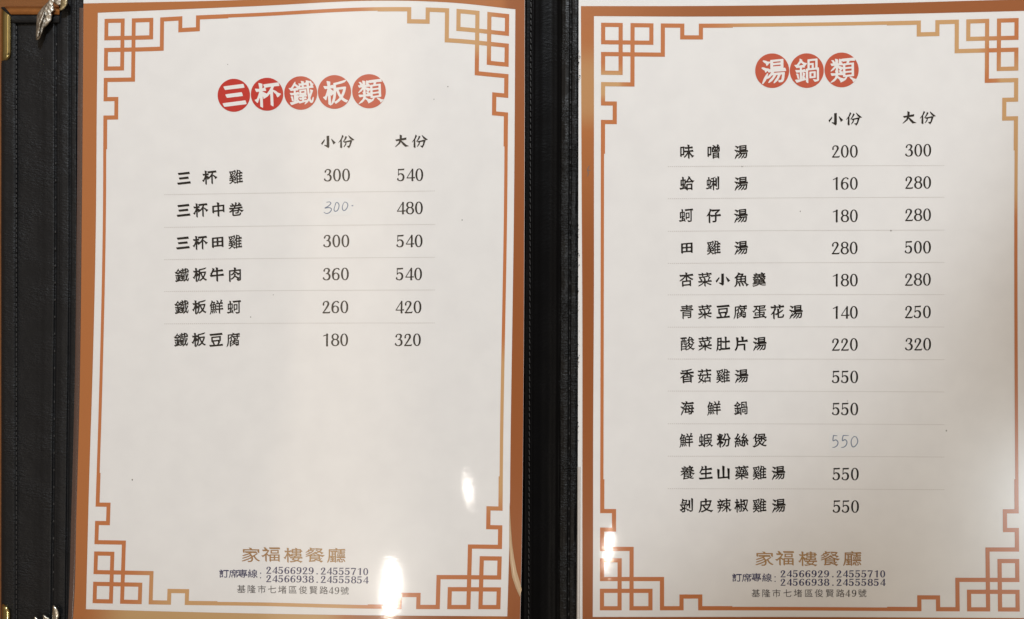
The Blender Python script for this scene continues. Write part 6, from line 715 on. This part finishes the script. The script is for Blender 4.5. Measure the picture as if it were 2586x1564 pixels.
dome('petal', [(85,1558),(90,1557),(96,1563),(100,1575),(101,1590),(86,1590)], .0050, .0015, M['bright'], parent=orn2)

# ------------------------------------------------------------------ the two printed sheets
def gild(o, zones, deep=()):        # sets the frame's tone by zone
    col = o.data.attributes.new('gold', 'FLOAT', 'POINT'); base = o.parent.location
    for i, v in enumerate(o.data.vertices):
        p = v.co + base; k = D / (CZ - p.z) * PW / W; x, y = p.x * k + PW / 2, -p.y * k + PH / 2; g = 0
        for z in zones:
            cx, cy, rx, ry = z[:4]; f = z[4] if len(z) > 4 else 1
            g = max(g, f * sstep((1.4 if f < 1 else 2.6) * (1 - max(abs(x - cx) / rx, abs(y - cy) / ry))))
        q = 0
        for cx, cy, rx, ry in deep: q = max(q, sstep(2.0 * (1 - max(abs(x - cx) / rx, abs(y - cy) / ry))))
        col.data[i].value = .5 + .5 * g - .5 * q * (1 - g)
def sheet(name, label, zf, pieces, seed):
    root = thing(name, label, 'menu page', at(*pieces['centre'], .0045))
    V, F = grid(pieces['sheet'], zf, 0, 90, 100)
    mesh_obj('paper', V, F, M['paper'], root, smooth=True)
    V, F = ring(pieces['band'], pieces['panel'], zf, .00006); gild(mesh_obj('border_band', V, F, M['band'], root), pieces['band_gold'], pieces['band_deep'])
    V, F = fret(pieces['fret'], zf, .00006); gild(mesh_obj('fret_frame', V, F, M['fret'], root), pieces['fret_gold'])
    return root
TL, TT = .00009, .00012
def tilt_l(y): return -1.75 + 2.3 * max(0, (y - 235)) / 1255
left = sheet('menu_sheet', 'menu page with five red heading circles and six dishes, film glare at its foot', z_left,
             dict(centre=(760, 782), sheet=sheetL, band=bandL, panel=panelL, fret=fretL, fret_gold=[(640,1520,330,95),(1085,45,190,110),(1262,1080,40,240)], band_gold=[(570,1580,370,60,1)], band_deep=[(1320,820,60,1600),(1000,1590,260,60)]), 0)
right = sheet('menu_sheet', 'menu page with three red heading circles and a longer list of twelve soups', z_right,
              dict(centre=(2040, 782), sheet=sheetR, band=bandR, panel=panelR, fret=fretR, fret_gold=[(2170,75,400,45),(2560,340,50,230),(2430,120,70,70),(1530,215,50,45)], band_gold=[(1480,225,60,130,.55)], band_deep=[(1480,1150,45,900),(1700,1590,700,60),(2300,15,900,60)]), 1)  # gold near the gutter top paints the film's warm reflection into the print

def badges(root, zf, items, rot, em):
    for ch, cx, cy, r, gx, gy in items:
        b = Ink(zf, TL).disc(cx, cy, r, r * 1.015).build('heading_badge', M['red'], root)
        Ink(zf, TT + .00002).char('w' + ch, gx, gy, em, rot).build('heading_character', M['white'], b)
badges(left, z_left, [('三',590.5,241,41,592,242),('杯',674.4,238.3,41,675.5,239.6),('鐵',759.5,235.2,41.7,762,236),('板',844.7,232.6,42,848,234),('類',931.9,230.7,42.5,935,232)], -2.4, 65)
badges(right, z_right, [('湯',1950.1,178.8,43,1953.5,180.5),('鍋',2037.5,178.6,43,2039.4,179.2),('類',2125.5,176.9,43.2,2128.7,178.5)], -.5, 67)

def words(root, zf, name, kind, chars, mat, em, rotf, sx=1.0, sy=1.0):
    k = Ink(zf, TL)
    for ch, x, y in chars:
        if ch in '0123456789': k.number(ch, x, y, em * .78, 1, 'd', rotf(y)); continue
        f = .78 if ch == '田' else 1.0
        k.char(kind + ch, x, y, em, rotf(y), sx * (.92 if ch == '田' else 1), sy * f)
    return k.build(name, mat, root)
R0 = lambda y: 0.0
RR = lambda y: -.5 + .7 * (y - 180) / 1300
words(left, z_left, 'column_heading', 'w', [('小',829,358.6),('份',875.5,357.5)], M['ink'], 38, tilt_l)
words(left, z_left, 'column_heading', 'w', [('大',1014.7,356),('份',1060.9,356.8)], M['ink'], 38, tilt_l)
words(right, z_right, 'column_heading', 'w', [('小',2110.7,301.4),('份',2157.4,300.3)], M['ink'], 38, RR)
words(right, z_right, 'column_heading', 'w', [('大',2296.8,297),('份',2343.8,297)], M['ink'], 38, RR)
rowsL = [('三杯雞',[464.6,529.2,595.7],[450.9,448.3,447.2]),('三杯中卷',[463.5,506.3,551.4,595.7],[532.1,531,529.7,529.5]),
         ('三杯田雞',[462,505.2,549.5,593.8],[614.4,613.3,611.5,611.5]),('鐵板牛肉',[459.8,505.2,547.8,593.3],[696,694,693.8,693.8]),
         ('鐵板鮮蚵',[458.9,503.8,546.4,591.3],[776.7,775.8,776.1,776.7]),('鐵板豆腐',[457.5,502.4,545.9,589],[859.1,858,859.1,858.5])]
for s, xs, ys in rowsL: words(left, z_left, 'dish_name', 'w', list(zip(s, xs, ys)), M['ink'], 37.5, tilt_l)
rowsR = [('味噌湯',[1733.7,1802.6,1871.5],384),('蛤蜊湯',[1734.5,1800.7,1871.5],464),('蚵仔湯',[1733,1802.6,1870.7],545.3),('田雞湯',[1734.5,1802.6,1871.5],626),
         ('杏菜小魚羹',[1733.7,1780.4,1825.6,1871.5,1917.4],706.5),('青菜豆腐蛋花湯',[1734.5,1780.4,1826.3,1869.6,1918.5,1963.3,2010],788),
         ('酸菜肚片湯',[1735.6,1780.8,1826.3,1872.6,1918.5],868.5),('香菇雞湯',[1735.2,1779.5,1826,1872.6],950),('海鮮鍋',[1735.2,1803,1871.7],1031.5),
         ('鮮蝦粉絲煲',[1733,1781.7,1828.3,1872.6,1919],1112.6),('養生山藥雞湯',[1736,1782.6,1827.4,1873.4,1918.2,1965.6],1194.5),
         ('剝皮辣椒雞湯',[1734.4,1781.8,1828.3,1872.6,1918.2,1966.5],1277.3)]
for s, xs, y in rowsR: words(right, z_right, 'dish_name', 'w', [(c, x, y) for c, x in zip(s, xs)], M['ink'], 37.5, RR)
def price(root, zf, txt, x, y, rotf): Ink(zf, TL).number(txt, x, y, 31, 22.9, 'd', rotf(y)).build('price', M['ink'], root)
for txt, x, y in (('300',851,442.4),('300',849.3,608.9),('360',848.1,692.3),('260',846.7,775.6),('180',846.2,858.5),
                  ('540',1036,441.8),('480',1035,525.5),('540',1034.3,608.9),('540',1033,692.3),('420',1031.4,775.6),('320',1030,858.5)):
    price(left, z_left, txt, x, y, lambda y: tilt_l(y) * .5)
for txt, x, y in (('200',2133.5,382.4),('160',2133.5,463.5),('180',2133.5,545.4),('280',2133,626.5),('180',2133.5,707.6),('140',2133.5,789.1),('220',2133.5,870.2),
                  ('550',2134.4,952.2),('550',2134.6,1033.3),('550',2136,1197.6),('550',2136.5,1279.6),
                  ('300',2319,379.7),('280',2318.6,461.2),('280',2318.4,542.7),('500',2318.2,624.6),('280',2318,706.1),('250',2318,788),('320',2318.6,869.5)):
    price(right, z_right, txt, x, y, RR)
# prices rewritten by hand over a dab of correction fluid
def blob(root, zf, x0, y0, x1, y1):
    cx, cy = (x0 + x1) / 2, (y0 + y1) / 2; n = 40; pts = [(cx, cy)]
    for i in range(n):
        a = 2 * math.pi * i / n; k = (abs(math.cos(a)) ** 6 + abs(math.sin(a)) ** 6) ** (-1 / 6) * (1 + .05 * noise.noise(Vector((math.cos(a) * 2, math.sin(a) * 2, cx))))
        pts.append((cx + (x1 - x0) / 2 * k * math.cos(a), cy + (y1 - y0) / 2 * k * math.sin(a)))
    return Ink(zf, .00005).put(lambda x, y: (x, y), pts, [(0, 1 + i, 1 + (i + 1) % n) for i in range(n)]).build('correction_patch', M['patch'], root)
H300 = [[(24,95),(52,98),(62,85),(40,62),(12,46),(48,50),(68,36),(52,10),(24,0),(2,12)], [(104,82),(92,50),(90,28),(102,18),(122,32),(132,66),(124,88),(108,92),(97,72)],
        [(176,96),(160,62),(162,34),(176,25),(196,42),(206,72),(196,92),(176,98)], [(238,67),(252,66)]]
H550 = [[(40,98),(14,99),(9,97),(6,58),(28,64),(46,46),(40,20),(20,5),(0,2)], [(134,99),(98,100),(88,96),(82,58),(104,66),(120,48),(112,20),(94,5),(72,1)],
        [(178,92),(160,72),(154,40),(166,8),(188,14),(208,48),(198,84),(174,94)]]
bl = blob(left, z_left, 815, 500, 890, 545); Ink(z_left, TL).pen(H300, 817, 539.5, .298, 1.15).build('handwritten_price', M['pencil'], left)
br = blob(right, z_right, 2094, 1092, 2172, 1140); Ink(z_right, TL).pen(H550, 2102, 1131, .308, 1.25).build('handwritten_price', M['pencil'], right)
def dotted(root, zf, x0, y0, x1, y1):
    k = Ink(zf, TL); x = x0
    while x < x1 - 2:
        t = (x - x0) / (x1 - x0); y = y0 + (y1 - y0) * t - math.sin(math.pi * t) * .6
        k.quad([(x, y - .75), (x + 2.9, y - .75), (x + 2.9, y + .75), (x, y + .75)]); x += 5.0
    return k.build('divider_line', M['dot'], root)
for y0, y1 in ((492,482.6),(574.6,567),(655.9,650.1),(736.4,732.6),(818.2,815.9)): dotted(left, z_left, 415, y0, 1100, y1)
for y0, y1 in ((421,418.4),(502.2,498.3),(584.4,581.4),(665.5,662.9),(745,744.4),(826.6,826.2),(907,908.8),(988,990.3),(1070.5,1072.7),(1152.4,1154.6),(1234.4,1237)):
    dotted(right, z_right, 1686.5, y0, 2387, y1)
def footer(root, zf, name_pts, label_pts, colon, ph1, ph2, addr, rotf, inkmat):
    words(root, zf, 'shop_name', 'l', name_pts, M['gold'], 45, rotf)
    k = Ink(zf, TL)
    for ch, x, y in label_pts: k.char('l' + ch, x, y, 25.5, rotf(y), .93)
    k.number(':', colon[0], colon[1] + 3, 22, 1, 'd'); k.build('booking_label', inkmat, root)
    for txt, (x0, x1, y0, y1) in (('24566929.24555710', ph1), ('24566938.24555854', ph2)):
        n = Ink(zf, TL); rot = math.degrees(math.atan2(y1 - y0, x1 - x0))
        n.number(txt, (x0 + x1) / 2, (y0 + y1) / 2, 17.4, (x1 - x0 - 12) / 16, 'b', rot, 1.13); n.build('phone_number', inkmat, root)
    words(root, zf, 'address', 't', addr, M['grey'], 22.5, rotf)
footer(left, z_left, [('家',633.7,1402.4),('福',684.9,1400.5),('樓',740.8,1403),('餐',794.8,1402.4),('廳',849.4,1403.2)],
       [('訂',565.6,1449.3),('席',590.3,1449.3),('專',612.8,1449),('線',638,1449.5)], (661.4,1447.6),
       (672.6,929.5,1440.2,1444.1), (672.6,929.5,1461.5,1465.2),
       list(zip('基隆市七堵區俊賢路49號', [609.4,634.9,661,687.1,713,739.1,765,791.4,817.5,835.7,851.1,870.3], [1488.1 + .39 * i for i in range(12)])), tilt_l, M['phone'])
footer(right, z_right, [('家',1930.7,1412),('福',1982.9,1410),('樓',2040.5,1412),('餐',2095.9,1411.3),('廳',2152.5,1411.3)],
       [('訂',1861,1459.5),('席',1886,1459.5),('專',1910.2,1458.6),('線',1937,1459.5)], (1960.7,1456.8),
       (1971.4,2235.2,1449.4,1449.8), (1971.4,2235.2,1470.8,1471.2),
       list(zip('基隆市七堵區俊賢路49號', [1908.7,1934.6,1961,1988.7,2015.2,2042.3,2068.2,2095.5,2122.3,2140.5,2157.1,2177.7], [1498.8] * 12)), RR, M['phone'])
# grains of dirt under the film
def specks(root, zf, pts):
    for x, y, r in pts: Ink(zf, TL).disc(x, y, r, r * 1.3, 10).build('dirt_speck', M['speck'], root)
specks(left, z_left, [(334,1212,1.6),(633,801,1.2),(1167,556,1.3),(1131,219,1.2),(1096,251,1.0),(690,745,.9),(575,163,.9),(826,760,.8)])
specks(right, z_right, [(2250,583,1.4),(2021,534,1.2),(2390,1088,1.6),(1874,421,1.2),(2140,1013,1.0),(1775,968,1.0)])
sc_mark = Ink(z_right, TL).pen([[(0,0),(3,8),(1,20),(6,30)],[(2,18),(9,17)]], 1483, 446, .9, .9); sc_mark.build('scuff_mark', M['speck'], right)

# film edges of the sleeves
def strip(name, pairs, zf, dz, mat, arch=0.0, parent=folder):
    V = []; F = []; nx = 6
    for (xa, ya), (xb, yb) in pairs:
        for i in range(nx + 1):
            t = i / nx; x, y = xa + (xb - xa) * t, ya + (yb - ya) * t
            V.append(at(x, y, zf(x, y) + dz + arch * math.sin(math.pi * t)))
    n = nx + 1
    for j in range(len(pairs) - 1):
        for i in range(nx):
            q = j*n + i; F.append((q + n, q + n + 1, q + 1, q))
    return mesh_obj(name, V, F, mat, parent, smooth=True)
xl = curve([(0,211),(520,207),(1000,201),(1300,193),(1540,186),(1610,182)])
strip('sleeve_edge', [((xl(y) - 13 + 3 * max(0, 1 - y / 300), y), (xl(y) + 3.5, y)) for y in range(20, 1620, 40)], z_left, -.0004, M['rim'], .0006)
strip('sleeve_fold', [((1286.5,1270),(1287,1270)),((1286.2,1320),(1289.6,1320)),((1286,1380),(1293,1372)),((1288.5,1420),(1298,1408)),((1293.5,1458),(1305,1444)),((1303,1486),(1312.5,1469)),((1313,1508),(1317.5,1489))], z_left, .0002, M['fold'], .0004)
wl = curve([(-20,1461.5),(250,1461),(750,1460),(1364,1458.5),(1600,1457)])
strip('sleeve_edge', [((wl(y) - 1.0, y), (wl(y) + 7.0, y)) for y in range(1180, 1620, 20)], z_right, .0002, M['welt'], .0010)
